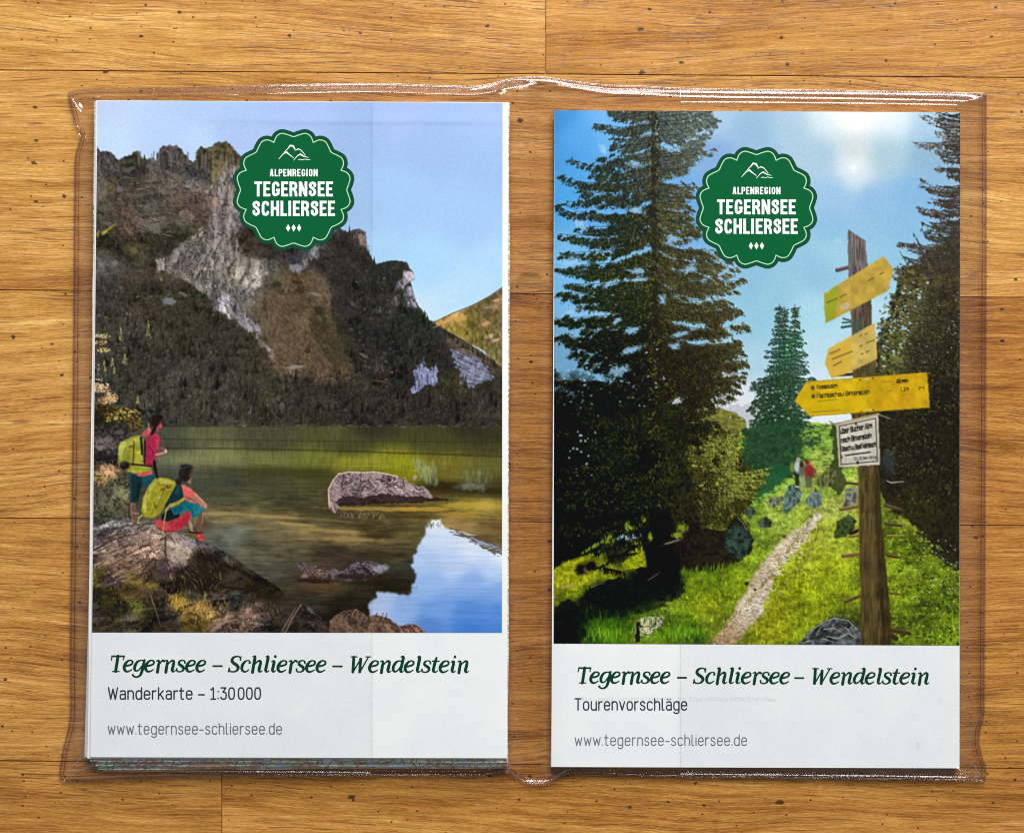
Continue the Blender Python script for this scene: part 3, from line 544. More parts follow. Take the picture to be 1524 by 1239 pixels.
    P([(230.6,771.6),(238.5,773.4),(248.6,776.6),(265.6,770),(279,758.4),(284.4,763.6),(283.6,772),(272.6,786),(259,791),(243.6,791),(233.4,784.6)], (200,50,62)); P([(231,772),(240,774.4),(250,778),(256,786),(244,789),(234,784)], (228,84,82), .65, 0, 6, 3, 3); P([(262,776),(280,764),(283,770),(272,784),(262,787)], (170,36,54), .5, 0, 6, 3, 2); L([(234,785),(246,791),(262,790.6)], 1.4, 1, (120,30,36), .6)
    P([(260.5,721),(266,719),(271,719),(274.6,740),(262,745),(255.4,749),(245,754),(248.6,741)], (20,58,62)); P([(262,722),(268,720.6),(269,732),(260,738)], (34,84,86), .6, 0, 6, 3, 2)
    L([(274,741.4),(283,745),(291,747.6)], 2.2, 1.6, (186,120,106)); P([(269.4,720),(277.6,722.4),(284,727),(292,733.6),(289,741),(284,742),(274,740)], (234,98,88)); P([(270,721),(277,723),(285,729),(280,730),(272,727)], (246,128,112), .6, 0, 6, 3, 2); P([(284,741),(290,733),(301,743),(308,750),(306.4,757),(298,752)], (196,124,102)); L([(291,735.4),(301,744.6),(307,751)], 1.1, .8, (226,164,140), .7); B(305.6,753,2.4,3.4,-20,(206,140,118),.9,.1); L([(276,738.6),(285,742),(297,751)], .9, .7, (138,64,58), .6)
    B(280.4,710.6,4.4,6,10,(184,112,92),1,.1); B(281.6,716.8,3,2.6,0,(200,136,114),.9); B(275.6,704.6,9.4,11.4,6,(44,34,30),1,.1,4,3,5); B(277.6,694.8,9.4,4,8,(38,38,42),1,.1,4,3,4); L([(268.6,697),(280,693.4),(287,696.4)], .8, .7, (70,70,74), .6); B(266,716,5.4,4,-20,(50,32,28),1,.1); B(271.4,703,2,6,8,(70,54,46),.5); B(283.6,706,2.2,4.4,6,(112,70,58),.8)
    P([(240,710),(250,711.4),(260.5,716),(262,721),(255.4,733),(247,748),(238.5,763),(228,771),(215,769),(210.5,760),(213,740),(221.5,722.7),(230,712.5)], (170,162,36)); P([(212,758),(214,741),(222,724),(231,714),(236,715),(226,730),(219,748),(217,764)], (206,200,76), .8, 0, 6, 3, 2); P([(236,711.6),(250,713),(259,718),(250,721),(238,718)], (202,198,80), .75, 0, 6, 3, 2); P([(248,730),(256,730),(246,748),(238,762),(230,768),(236,752)], (146,138,26), .75, 0, 6, 3, 2)
    B(250.6,723.4,4.4,3,-30,(104,66,34),.85,.5); B(252,723,2,1.4,-20,(190,130,96),.8,.3); B(242,728,4.4,2,-25,(110,86,30),.8,.4); B(238.6,739.6,4,1.8,-10,(186,182,150),.8,.3); B(231,752,2,4,-25,(106,76,30),.7,.4); L([(246,726),(240,740),(232,758)], .8, .6, (112,98,26), .7); L([(222,724),(219,742),(220,760)], .7, .6, (120,112,28), .6); L([(232,716),(240,722),(246,721)], .7, .6, (118,110,30), .6)
    L([(255.4,751.6),(264,748.4),(272.4,743)], 2.6, 2, (186,160,50)); L([(254,750),(247.4,758.6),(245,772),(242,794)], 1.1, .7, (198,170,84), .95); L([(206,764),(199,763)], 1.2, 1, (180,140,90)); L([(212,766),(206.6,770),(204.4,778)], 1, .8, (190,180,110))
    B(286.4,796.4,4.6,4.2,35,(112,104,42),1,.15); L([(282,791),(289,792.6)], 1.4, 1.2, (42,34,26), .9); B(297.4,798.6,6.6,5,25,(204,54,50),1,.12); B(299,802.6,4.6,1.8,12,(226,84,74),.9,.1); L([(292,792.6),(300,792)], 1.6, 1.2, (92,30,28), .9); B(295.4,797,2,1.6,0,(236,150,140),.6)
    Hm = np.zeros(X.shape, np.float32)
    for pts in ([(170,646),(214,640),(222,612),(246,612),(254,664),(236,700),(234,714),(210,780),(190,780),(190,704),(172,700)], [(206,768),(208,740),(232,708),(262,708),(264,690),(290,690),(292,722),(310,744),(308,806),(286,806),(276,790),(232,792)]): Hm = np.maximum(Hm, C.mask(pts, 0, 5, 88, 1))
    g = C.img.mean(-1, keepdims=True); sh = np.clip(1.0-(fbm((X+Y*.5)/4, (Y-X*.3)/6, 361, 2)-.5)*.30, .8, 1.15)[..., None]
    C.img = C.img*(1-Hm[..., None])+(C.img*.84+g*.14)*sh*Hm[..., None]
    # print grain and slight softness
    C.img = np.stack([blur3(C.img[..., k]) for k in range(3)], -1)*.4 + C.img*.6
    C.img = sharpen(C.img, .75)
    C.img = np.clip((C.img-.5)*1.04+.5, 0, 1)
    C.img = C.img*(1+(C.rng.rand(C.h, C.w, 1)-.5)*.05)
    return C

def conifer_strokes(C, tx, ytop, ybot, wid, cols, n, hang=5., tw=1.0, side=(-1, 1), dens=26, alpha=.9, lean=0., up=.28):
    R = C.rng
    for k in range(n):
        t = (k+R.rand())/n; y = ytop+(ybot-ytop)*t
        s = side[R.randint(len(side))]
        L = wid(y, s)*R.uniform(.72, 1.06)
        if L < 2: continue
        x0 = tx+lean*(y-ytop)
        bend = R.uniform(-.2, .25)
        p = []
        for q in range(7):
            u = q/6.; p.append((x0+s*L*u, y+L*(up*u*u*(-1 if R.rand() < .08 else 1)*.35+bend*u - .22*u*u*u)))
        c0 = cols[0]
        C.line(p, tw*1.3, .5, C.jit(c0, .25), alpha)
        for q in range(int(dens*L/60)+3):
            u = R.uniform(.05, 1); i = min(5, int(u*6)); f = u*6-i
            bx = p[i][0]*(1-f)+p[i+1][0]*f; by = p[i][1]*(1-f)+p[i+1][1]*f
            lit = vnoise(np.float32(bx/15), np.float32(by/10), 411)
            c = C.jit(cols[R.choice(len(cols), p=COLP[len(cols)])] if lit > .52 else cols[R.randint(2)], .25)
            C.seg(bx, by, bx+s*R.uniform(-1, 4)*tw, by+R.uniform(-.35, 1)*hang*(1.15-.5*u), R.uniform(.8, 1.9)*tw, .4, c, alpha*R.uniform(.6, 1))
COLP = {3: [.6, .25, .15], 4: [.5, .25, .15, .1]}

def boughs(C, limbs, size, base, lit, lit_amt=.5, fine=2.4, thr=.42, alpha=.97, seed=500, droop=.5, hang=1.4):
    """fuzzy needle masses: soft clumps strung along each limb, their edge broken up by fine noise"""
    R = C.rng; X, Y = C.X, C.Y
    D = np.zeros(X.shape, np.float32); U = np.zeros(X.shape, np.float32)
    for (x0, y0, x1, y1, w) in limbs:
        L = math.hypot(x1-x0, y1-y0); n = max(2, int(L/(size*.45)))
        sg = 1 if x1 > x0 else -1
        for k in range(n+1):
            u = k/n; sag = L*.10*math.sin(u*3.0)
            x = x0+(x1-x0)*u+R.uniform(-.3, .3)*size; y = y0+(y1-y0)*u+sag+R.uniform(-.2, .35)*size
            sz = size*w*(1.1-.55*u)*R.uniform(.65, 1.2); rx, ry = sz*R.uniform(.7, 1.1), sz*R.uniform(.30, .55)
            an = math.radians(sg*R.uniform(5, 60)*droop)
            bb = C.bbox(x-rx*1.6, y-rx*1.6, x+rx*1.6, y+rx*1.6)
            if bb is None: continue
            j0, j1, i0, i1 = bb; dx = X[j0:j1, i0:i1]-x; dy = Y[j0:j1, i0:i1]-y
            ca, sa = math.cos(an), math.sin(an); q = ((dx*ca+dy*sa)/rx)**2+((dy*ca-dx*sa)/ry)**2
            g = np.exp(-q*.9); D[j0:j1, i0:i1] = np.maximum(D[j0:j1, i0:i1], g)
            U[j0:j1, i0:i1] = np.where(g > .35, -dy/ry, U[j0:j1, i0:i1])
    f1 = fbm((X+Y*.35)/fine, (Y-X*.2)/(fine*1.5), seed, 3, .7); f2 = fbm((X-Y*.4)/fine, (Y+X*.25)/(fine*1.4), seed+9, 3, .7)
    fn = np.maximum(f1, f2)-.60
    A = np.clip((D-thr+fn*1.15)*4.5, 0, 1)*alpha
    t = np.clip(1+(fbm(X/(fine*1.1), Y/(fine*1.3), seed+20, 3, .7)-.5)*2.1, .25, 2.0)
    C.over(A, base*t[..., None])
    l = np.clip((fbm(X/9, Y/7, seed+30, 3, .6)-.5)*5+U*.25-.15, 0, 1)*np.clip((f2-.46)*7, 0, 1)*A*lit_amt
    C.over(l, lit)
    for (x0, y0, x1, y1, w) in limbs:
        L = math.hypot(x1-x0, y1-y0)
        for k in range(int(L*hang)):
            u = R.rand(); x = x0+(x1-x0)*u+R.uniform(-2, 2); y = y0+(y1-y0)*u+L*.10*math.sin(u*3)+R.uniform(-.25, .45)*size
            jx, jy = int(np.clip(x-C.x0, 0, C.w-1)), int(np.clip(y-C.y0, 0, C.h-1))
            C.seg(x, y, x+R.uniform(-.5, 1)*(1 if x1 > x0 else -1)*size*.28, y+R.uniform(-.1, .5)*size*.8*(1.1-.5*u), R.uniform(.5, 1.0), .25, np.clip((lit if R.rand() < .22 else base)[jy, jx]*255*R.uniform(.6, 1.15), 0, 255), .85)
        C.line([(x0, y0), ((x0+x1)/2, (y0+y1)/2+math.hypot(x1-x0, y1-y0)*.05), (x1, y1)], .9*w, .4, (38,34,28), .5)
    return A

def paint_trail(text=None):
    C = Canvas(816, 156, 1438, 968); X, Y = C.X, C.Y; R = C.rng
    C.img = C.field([(830,175,66,140,208),(830,230,72,152,216),(830,280,76,160,220),(860,200,86,160,222),(900,180,110,176,230),(980,250,110,172,228),(1010,190,150,196,226),(1060,180,170,200,226),(1060,230,132,172,216),(1020,300,112,170,224),(1120,200,150,186,216),(1180,190,170,200,222),(1230,180,206,222,232),(1272,170,250,252,252),(1330,180,214,230,240),(1380,185,170,202,226),(1220,230,168,200,218),(1270,215,206,216,216),(1272,255,216,228,232),(1320,230,170,200,214),(1380,230,140,180,206),(1240,290,154,194,226),(1300,300,142,186,222),(1360,290,134,182,220),(1240,340,142,190,224),(1350,340,138,188,222),(1220,400,146,194,222),(1120,420,142,192,220),(1240,380,160,206,226),(1340,380,146,196,222),(1110,480,150,202,224),(1150,440,150,200,220),(1210,470,170,216,232),(1220,520,186,222,236),(1215,560,206,228,240),(1225,600,230,238,244),(1110,540,172,210,226),(1100,590,226,232,238),(1060,600,216,226,238),(1040,590,170,206,230),(1340,440,158,208,230),(1310,470,186,222,236),(850,400,116,180,226),(900,500,130,186,224),(950,450,140,190,228),(900,300,100,166,226),(960,550,120,186,222),(840,540,110,160,196),(1010,560,110,176,214)], 20, 2.2)
    C.img += (fbm(X/3, Y/3, 60, 2)[..., None]-.5)*.03
    for cx, cy, r, a in [(1272,146,84,.62),(1275,156,56,.85),(1272,164,36,.95),(1335,156,44,.35),(1271,250,8,.6),(1270,244,24,.3),(1247,358,8,.22)]:
        m = np.clip(1-np.sqrt(((X-cx)/1.4)**2+(Y-cy)**2)/r, 0, 1)**1.4*a; C.over(m, (252,254,252))
    # distant crag and hill
    C.poly([(1010,618),(1030,602),(1044,590),(1060,600),(1090,606),(1120,600),(1120,640),(1000,650)], (188,190,198), .8, 6, 8, 31)
    C.poly([(985,650),(1010,627),(1030,616),(1045,608),(1070,606),(1090,612),(1110,625),(1110,700),(985,720)], (120,120,54), 1, 2, 5, 32, 1, np.clip(1+(fbm(X/6, Y/3, 33, 3)-.5)*1.0, .5, 1.5))
    C.poly([(1180,650),(1195,632),(1215,628),(1250,634),(1290,640),(1310,760),(1180,760)], (132,166,62), 1, 3, 5, 34, 1, np.clip(1+(fbm(X/6, Y/4, 35, 3)-.5)*1.3, .35, 1.5))
    C.poly([(1100,640),(1250,640),(1250,700),(1150,790),(1090,790)], (112,150,58), 1, 3, 6, 39, 1, np.clip(1+(fbm(X/5, Y/4, 37, 3)-.5)*1.3, .4, 1.5))
    # meadow ground colour
    gf = C.field([(1120,760,110,140,40),(1150,745,150,170,64),(1175,710,140,176,60),(1200,715,150,170,70),(1225,690,166,190,80),(1250,680,150,176,70),(1230,730,140,160,60),(1150,775,140,160,60),(1130,790,124,150,44),(1240,760,170,180,80),(1230,800,160,172,52),(1250,790,150,166,44),(1200,830,156,168,40),(1230,850,150,164,30),(1180,880,140,152,22),(1240,890,130,146,24),(1160,920,142,146,26),(1200,940,120,136,26),(1090,850,116,136,24),(1060,860,104,130,22),(1100,830,124,150,36),(1050,900,128,140,22),(1020,880,112,134,24),(1020,930,86,120,20),(1060,930,112,126,30),(1040,950,60,90,16),(990,900,110,134,34),(960,930,90,120,26),(900,940,64,104,18),(880,950,40,70,12),(840,950,12,22,6),(850,920,12,26,8),(880,900,18,36,8),(920,900,24,46,10),(960,880,20,30,8),(1000,860,30,48,8),(950,860,14,16,6),(900,880,14,20,8),(840,890,96,110,18),(850,860,140,146,22),(840,880,130,138,22),(870,850,146,150,26),(880,840,110,120,26),(910,850,130,140,24),(950,830,140,150,22),(960,845,126,136,24),(920,830,30,34,14),(1260,930,70,80,24),(1340,930,86,106,22),(1400,930,104,130,24),(1380,900,70,84,18),(1345,850,120,140,30),(1400,850,110,128,28),(1360,880,116,134,24),(1335,870,124,142,30),(1420,890,80,100,22),(1350,780,120,132,40),(1370,820,96,110,24),(1410,830,84,96,36),(1340,800,80,96,20),(1420,950,110,136,26)], 9, 2.2)
    gn = fbm(X/5, Y/4, 171, 4, .7)-.5; gn2 = fbm(X/22, Y/10, 173, 3)-.5
    gt = gf*np.clip(1+gn*.95+gn2*.7, .2, 1.8)[..., None]
    C.over(C.mask([(800,850),(840,830),(900,815),(960,800),(1020,790),(1090,770),(1125,752),(1150,738),(1172,715),(1190,690),(1215,672),(1250,664),(1320,660),(1450,760),(1450,980),(800,980)], 3, 5, 36), gt)
    # grass blades
    for k in range(7500):
        x = R.uniform(828, 1430); y = R.uniform(690, 962)
        if y < 840-(x-1000)*.55 and x > 1000: continue
        if x < 1000 and y < 840: continue
        if x > 1300 and y < 750: continue
        b = C.img[int(y-156), int(x-816)]*255; sc = .6+.8*(y-690)/270
        C.seg(x, y, x+R.uniform(-1.5, 1.5)*sc, y-R.uniform(2, 6)*sc, .75*sc, .3, np.clip(b*R.uniform(.55, 1.6)+(4, 6, 0), 0, 250), .55)
    # ---- the path
    pf = C.field([(1215,768,216,208,196),(1180,795,206,194,172),(1150,830,202,188,166),(1130,860,200,184,162),(1115,900,204,192,178),(1105,925,190,172,152),(1085,945,176,146,116),(1070,955,170,138,106)], 8)
    pt = pf*np.array([1.0, .985, .94], np.float32)*np.clip(1+(fbm(X/3.4, Y/2.0, 181, 4, .75)-.5)*.85+(fbm(X/14, Y/10, 183, 3)-.5)*.35, .45, 1.25)[..., None]
    C.over(C.mask([(1214,763),(1205,772),(1185,784),(1165,800),(1150,818),(1136,836),(1120,856),(1108,880),(1092,910),(1080,930),(1064,948),(1054,964),(1090,964),(1108,940),(1124,928),(1136,912),(1140,886),(1152,862),(1166,842),(1186,820),(1202,798),(1214,780),(1226,768),(1222,760)], 6, 7, 37, 4), pt)
    for k in range(110):
        t = R.rand(); cx = 1215-t*150+18*math.sin(t*3); cy = 770+t*190; w = 8+18*t*(1.6-t)
        x = cx+R.uniform(-w, w)*.8; y = cy+R.uniform(-4, 4)
        C.blob(x, y, R.uniform(1, 3), R.uniform(.6, 1.4), R.uniform(-30, 10), C.jit((92,82,70) if R.rand() < .5 else (226,216,204), .15), .6, .4, 3, k)
    for k in range(260):
        t = R.rand(); sd = R.choice([-1, 1]); cx = 1215-t*150+18*math.sin(t*3)+sd*(9+18*t*(1.6-t)); cy = 770+t*190
        C.seg(cx+R.uniform(-4, 4), cy+3, cx+R.uniform(-5, 5), cy-R.uniform(1, 5), .8, .3, C.jit((150,150,60) if R.rand() < .6 else (120,96,50), .3), .6)
    C.blob(1111,868,4,3.2,0,(46,36,20),.9,.3); C.blob(1124,877,2.6,1.8,0,(52,42,30),.9,.3); C.blob(1167,798,3,3,0,(70,64,48),.8)
    # ---- trees: middle group
    def w_mid(y, s): return max(1.5, (y-452)*.30 if y < 560 else 33+(y-560)*.12)
    mf = C.field([(1160,470,70,92,100),(1183,470,74,100,92),(1150,520,66,92,98),(1175,520,56,112,82),(1195,540,74,104,104),(1135,570,62,88,84),(1165,570,54,88,70),(1195,590,70,104,92),(1120,610,58,80,66),(1160,620,48,82,64),(1190,640,60,100,76),(1140,670,46,72,52),(1180,690,44,84,56)], 14)
    mf = mf*np.array([.84, .90, .76], np.float32)
    ml = []
    for tx, yt in ((1160, 455), (1168, 459), (1183, 455)):
        y = yt+4.
        while y < 660:
            for sd in (-1, 1):
                L = max(2.5, (y-yt)*.26 if y < 560 else 28+(y-560)*.1)*R.uniform(.6, 1.15); ml.append((tx, y, tx+sd*L, y+L*R.uniform(-.12, .2), 1.))
            y += R.uniform(5, 8)
        C.seg(tx, yt-2, tx, 640, .7, 1.7, (62,78,84), .85)
    boughs(C, ml, 6.6, mf, mf*1.5+.05, .6, 1.5, .40, .95, 600, .7)
    boughs(C, [(1150, y, 1150+sd*(26+(y-560)*.16)*R.uniform(.7, 1.1), y+4, 1.) for y in np.arange(565, 700, 7) for sd in (-1, 1)], 11, mf*.9, mf*1.5, .6, 1.8, .36, .93, 620, .8)
    C.poly([(1105,640),(1130,630),(1190,620),(1195,660),(1190,690),(1160,720),(1120,745),(1100,740)], (40,72,44), .82, 7, 7, 42, 1, np.clip(1+gn*1.1, .5, 1.5))
    C.poly([(1120,700),(1160,690),(1178,700),(1160,720),(1125,742),(1118,735)], (32,92,58), .6, 4, 6, 43)
    for k in range(60): C.blob(R.uniform(1085, 1195), R.uniform(575, 625), R.uniform(1, 2.6), R.uniform(.7, 1.5), 0, (214,228,226), .6, .5, 3, k)
    for k in range(120): x = R.uniform(1190, 1245); y = R.uniform(632, 700); C.blob(x, y, R.uniform(2, 5), R.uniform(1, 2), R.uniform(-20, 20), C.jit((150,180,70) if R.rand() < .6 else (60,80,34), .2), .5, .5, 4, k)
    C.poly([(1235,625),(1250,630),(1250,690),(1262,720),(1250,735),(1230,720),(1240,680)], (46,54,34), .8, 5, 6, 44)
    # young spruces in front (middle)
    C.poly([(985,690),(1005,660),(1030,645),(1070,640),(1095,650),(1105,690),(1125,700),(1140,706),(1130,735),(1110,760),(1085,785),(1030,800),(985,800)], (66,64,24), .95, 8, 7, 45, 1, np.clip(1+gn*1.6, .35, 1.7))
    for k in range(1500):
        x = R.normal(1065, 36); y = R.uniform(640, 790)
        if x < 985 or x > 1098+(y-640)*.25 or (y > 720 and x > 1118): continue
        v = vnoise(np.float32(x/13), np.float32(y/11), 191)
        c = (146,150,56) if v > .62 else (92,92,36) if v > .45 else (36,34,16)
        C.seg(x, y, x+R.uniform(-3, 3), y+R.uniform(1, 7), R.uniform(.7, 1.5), .4, C.jit(c, .3), .7)
    C.poly([(990,700),(1015,680),(1045,672),(1062,690),(1066,740),(1050,790),(1000,800)], (34,30,14), .6, 9, 8, 81, 2, np.clip(1+gn*1.6, .4, 1.8)); C.poly([(1062,735),(1098,728),(1110,760),(1085,785),(1060,790)], (44,44,16), .5, 7, 7, 82, 2)
    for bx, by, L, up in [(1098,705,50,-.18),(1095,715,44,0),(1090,728,36,.15),(1085,655,22,-.3),(1080,670,24,-.2)]:
        for k in range(80):
            u = R.rand(); C.seg(bx+L*u, by+L*u*up, bx+L*u+R.uniform(-2, 4), by+L*u*up+R.uniform(1, 9)*(1.1-u), 1.1, .4, C.jit((156,162,64) if R.rand() < .6 else (84,92,36), .3), .75)
    yb = C.field([(1000,680,52,54,22),(1050,660,104,108,44),(1090,680,116,122,50),(1000,740,38,38,16),(1050,740,44,42,18),(1100,730,116,124,46),(1130,715,128,140,56),(1060,780,50,54,20)], 14)
    yl = [(x, y, x+R.uniform(-16, 26), y+R.uniform(-4, 9), 1.) for x in np.arange(1000, 1100, 15) for y in np.arange(650, 782, 15)]+[(1088, 706, 1146, 700, .9), (1085, 718, 1138, 716, .9), (1085, 730, 1124, 736, .9), (1060, 652, 1098, 640, .9)]
    boughs(C, yl, 11, yb, np.broadcast_to(np.array([172,180,76], np.float32)/255., C.img.shape), .95, 2.0, .52, .85, 640, .9)
    for x in (1071, 1079): C.seg(x, 725, x, 755, 1, 1, (130,124,70), .7)
    # ---- the big spruce at left
    def w_big(y, s):
        ks = [(150,62,96),(190,88,86),(230,84,66),(262,112,72),(300,130,62),(340,146,82),(380,150,110),(420,152,132),(460,152,118),(500,152,132),(540,152,140),(580,152,116),(620,152,92),(700,152,70),(800,152,70)]
        for a, b in zip(ks, ks[1:]):
            if a[0] <= y <= b[0]:
                f = (y-a[0])/(b[0]-a[0]); return (a[1]+(b[1]-a[1])*f) if s < 0 else (a[2]+(b[2]-a[2])*f)
        return 60
    dk = [(36,38,28),(30,30,22),(74,72,36),(112,100,44)]
    up = [(58,58,54),(46,46,42),(84,78,58),(110,104,84)]
    cf = C.field([(860,180,52,62,74),(930,190,50,50,46),(980,180,74,78,78),(1040,190,96,100,100),(900,260,40,46,42),(975,260,62,62,60),(1040,260,98,92,82),(860,330,36,44,46),(930,330,34,38,30),(1020,330,74,66,44),(850,400,34,44,34),(930,410,36,38,22),(1020,410,64,56,36),(1080,410,86,74,54),(860,480,22,28,16),(930,490,26,30,16),(1020,490,54,48,30),(1085,500,72,64,42),(850,570,16,20,10),(930,570,20,22,10),(1020,560,46,42,26),(1090,560,66,58,36),(900,640,14,18,8),(1000,640,32,32,14)], 25)
    lf2 = C.field([(860,200,84,92,70),(980,200,120,118,104),(1050,220,130,120,96),(870,320,90,96,50),(1020,330,130,112,62),(860,440,84,86,40),(1000,440,110,96,46),(1080,440,140,118,70),(880,560,66,72,28),(1000,560,84,78,32),(1090,560,120,106,52)], 25)
    limbs = []
    y = 158.
    while y < 640:
        for sd in (-1, 1):
            if R.rand() < .10: continue
            L = w_big(y, sd)*R.uniform(.70, 1.04); yy = y+R.uniform(-6, 6); up = -.18 if (y < 260 and sd > 0) else R.uniform(-.02, .16)
            limbs.append((975+sd*4, yy, 975+sd*L, yy+L*up, 1.0 if y < 420 else 1.12))
        y += R.uniform(6.5, 11)
    for q in [(1005,236,1068,178,.7),(1005,232,1064,222,.7),(1000,212,1050,206,.7),(1030,424,1098,398,.8),(1030,432,1092,430,.7),(1050,470,1100,462,.8),(1060,482,1088,450,.6),(1060,522,1098,506,.7),(1060,532,1112,538,.8),(1050,562,1108,566,.9),(900,250,848,236,.8),(900,272,836,264,.8),(890,296,844,300,.8),(870,322,828,306,.8),(1030,375,1062,372,.7)]: limbs.append(q)
    boughs(C, limbs, 15.5, cf*np.array([.94, 1.04, .96], np.float32), lf2*np.array([.92, 1.03, .95], np.float32), .85, 1.9, .39, .97, 520, .8, 1.5)
    boughs(C, [(x0, y0+6, x0+(x1-x0)*.7, y1+6, w) for (x0, y0, x1, y1, w) in limbs if y0 > 470], 18, cf*.8, lf2*.8, .5, 2.4, .34, .95, 560, .8)
    C.line([(972,160),(973,300),(974,420),(976,560),(978,700),(984,800),(986,860)], 2.6, 9, (34,33,25), .6)
    for k in range(240): y = R.uniform(170, 760); x = 974+R.uniform(-9, 9); C.seg(x, y, x+R.uniform(-7, 7), y+R.uniform(1, 7), 1.3, .4, C.jit((96,88,40) if R.rand() < .25 else (36,36,24), .3), .7)
    for x, y, rx, ry, an in [(946,313,12,4,15),(944,244,8,4,10),(898,222,8,5,50),(948,403,12,4,0),(951,416,13,3,-4),(903,424,7,3,-40),(1002,355,11,5,20),(985,445,6,6,0),(918,478,7,3,-40),(942,492,9,4,-25),(940,520,15,4,-20),(920,552,14,6,-20),(1013,497,12,3,-15),(1004,515,7,4,0),(850,464,12,4,-20),(893,466,11,3,10),(850,390,14,7,0),(865,335,10,5,40),(1026,400,10,5,-10),(905,594,8,2.5,-45),(1006,596,11,4,-10)]:
        C.blob(x, y, rx, ry, an, (146,194,230) if y < 560 else (210,222,232), .85, .9, 3, int(x+y), 2.2)
    # dark mass of the lower tree
    low = [(812,560),(850,548),(900,575),(950,585),(1000,600),(1010,650),(1030,690),(1030,760),(1050,790),(1040,830),(1000,850),(985,880),(950,890),(935,880),(950,840),(960,800),(930,800),(900,815),(880,825),(850,835),(812,850)]
    lf = C.field([(840,600,14,16,6),(900,610,18,20,8),(960,620,22,24,8),(1000,640,32,34,12),(840,680,10,12,5),(900,680,18,22,8),(960,680,12,16,7),(1010,690,34,36,14),(850,750,12,16,6),(900,760,10,12,6),(960,760,16,20,8),(1010,760,36,36,16),(1030,800,30,24,14),(960,850,12,12,6),(840,820,14,16,6),(1000,840,20,16,10)], 12)
    C.over(C.mask(low, 16, 14, 46, 2)*np.clip((Y-535+(fbm(X/14, Y/14, 76, 3)-.5)*90)/60, 0, 1), lf*np.clip(1+(fbm(X/4, Y/5, 205, 4, .75)-.5)*2.4, .2, 2.3)[..., None])
    for k in range(900):
        x = R.uniform(828, 1040); y = R.uniform(540, 815)
        v = vnoise(np.float32(x/20), np.float32(y/14), 207)
        if v < .58: continue
        C.seg(x, y, x+R.uniform(-4, 4), y+R.uniform(1, 5), R.uniform(.6, 1.3), .3, C.jit((76,80,30) if R.rand() < .75 else (110,112,52), .35), .5*min(1, (v-.5)*6))
    for k in range(70):
        x = R.uniform(828, 990); y = R.normal(560, 34)
        C.blob(x, y, R.uniform(.7, 2.4), R.uniform(.6, 1.5), R.uniform(-50, 0), (176,204,222), R.uniform(.4, .9), .5, 3, k)
    ll = [(R.uniform(950, 1000), yy, R.uniform(832, 900), yy+R.uniform(-5, 26), 1.) for yy in np.arange(600, 800, 13)]
    boughs(C, ll, 16, lf*1.25, np.broadcast_to(np.array([84,90,36], np.float32)/255., C.img.shape), .8, 2.6, .42, .8, 580, .9)
    for k in range(16): C.blob(R.normal(866, 10), R.normal(668, 18), R.uniform(.8, 2.2), R.uniform(.8, 2), -40, (190,206,206), .7, .5, 3, k)
    C.poly([(968,760),(1000,760),(1003,820),(1008,850),(1020,872),(1000,890),(966,892),(948,886),(958,868),(966,846),(968,810)], (16,17,9), .85, 6, 7, 74, 4)
    for k in range(240): y = R.uniform(170, 760); x = 974+R.uniform(-9, 9); C.seg(x, y, x+R.uniform(-6, 6), y+R.uniform(1, 7), 1.2, .4, C.jit((96,88,34) if R.rand() < .3 else (34,32,20), .3), .7)
    # drooping boughs over the sunny meadow
    for x0, y0, x1, y1 in [(828,835,905,790),(850,815,925,778),(870,835,930,800),(890,845,950,810),(905,828,955,822),(900,845,930,852)]:
        for k in range(50):
            u = R.rand(); x = x0+(x1-x0)*u; y = y0+(y1-y0)*u
            C.seg(x, y, x+R.uniform(-6, 3), y+R.uniform(0, 9), 1.3, .4, C.jit((16,18,8), .3), .8)
    for x, y, rx, ry, an in [(934,783,4,9,0),(905,802,8,9,-30),(948,808,7,2.4,-5),(885,812,18,2.4,-30),(1008,796,7,4,0),(1015,785,8,6,20),(958,772,3,4,0),(940,785,8,3,0),(968,798,3,6,0)]: C.blob(x, y, rx, ry, an, (140,164,40), .85, .6, 4, int(x), 2.5)
    C.blob(1000,806,16,1.6,-18,(150,136,116),.7); 
    for k in range(420):   # needles hanging over the light behind
        x = R.uniform(830, 1000); y = R.uniform(775, 835)-(x-830)*.12
        C.seg(x, y-4, x+R.uniform(-5, 3), y+R.uniform(0, 7), 1.1, .3, C.jit((18,20,8), .3), .7)
    C.poly([(925,838),(958,818),(963,842),(945,845),(928,846)], (146,158,24), .9, 3, 4, 77, 1, np.clip(1+gn, .6, 1.4)); C.poly([(828,845),(850,832),(880,824),(882,838),(868,848),(840,862),(828,862)], (150,156,26), .8, 4, 5, 78, 1, np.clip(1+gn, .6, 1.4))
    # stumps, shaded boulders
    C.blob(866,847,10,9,-10,(18,15,10),1,.3); C.blob(872,848,4,4,0,(150,120,96),.6,.6,2); C.blob(880,842,8,9,20,(16,14,10),1,.3); C.blob(846,872,12,2,-8,(176,150,110),.7,.6,3)
    C.poly([(866,890),(878,874),(892,868),(906,862),(925,858),(945,868),(960,890),(945,905),(900,905)], (16,18,12), .95, 3, 5, 48, 1, np.clip(1+gn*2, .4, 2)); C.line([(880,874),(890,869),(902,866)], .7, .5, (150,146,130), .7)
    C.poly([(826,905),(838,893),(852,892),(864,905),(850,925),(826,925)], (10,16,6), .8, 4, 5, 49)
    C.blob(972,858,14,1.3,-35,(70,66,60),.8)
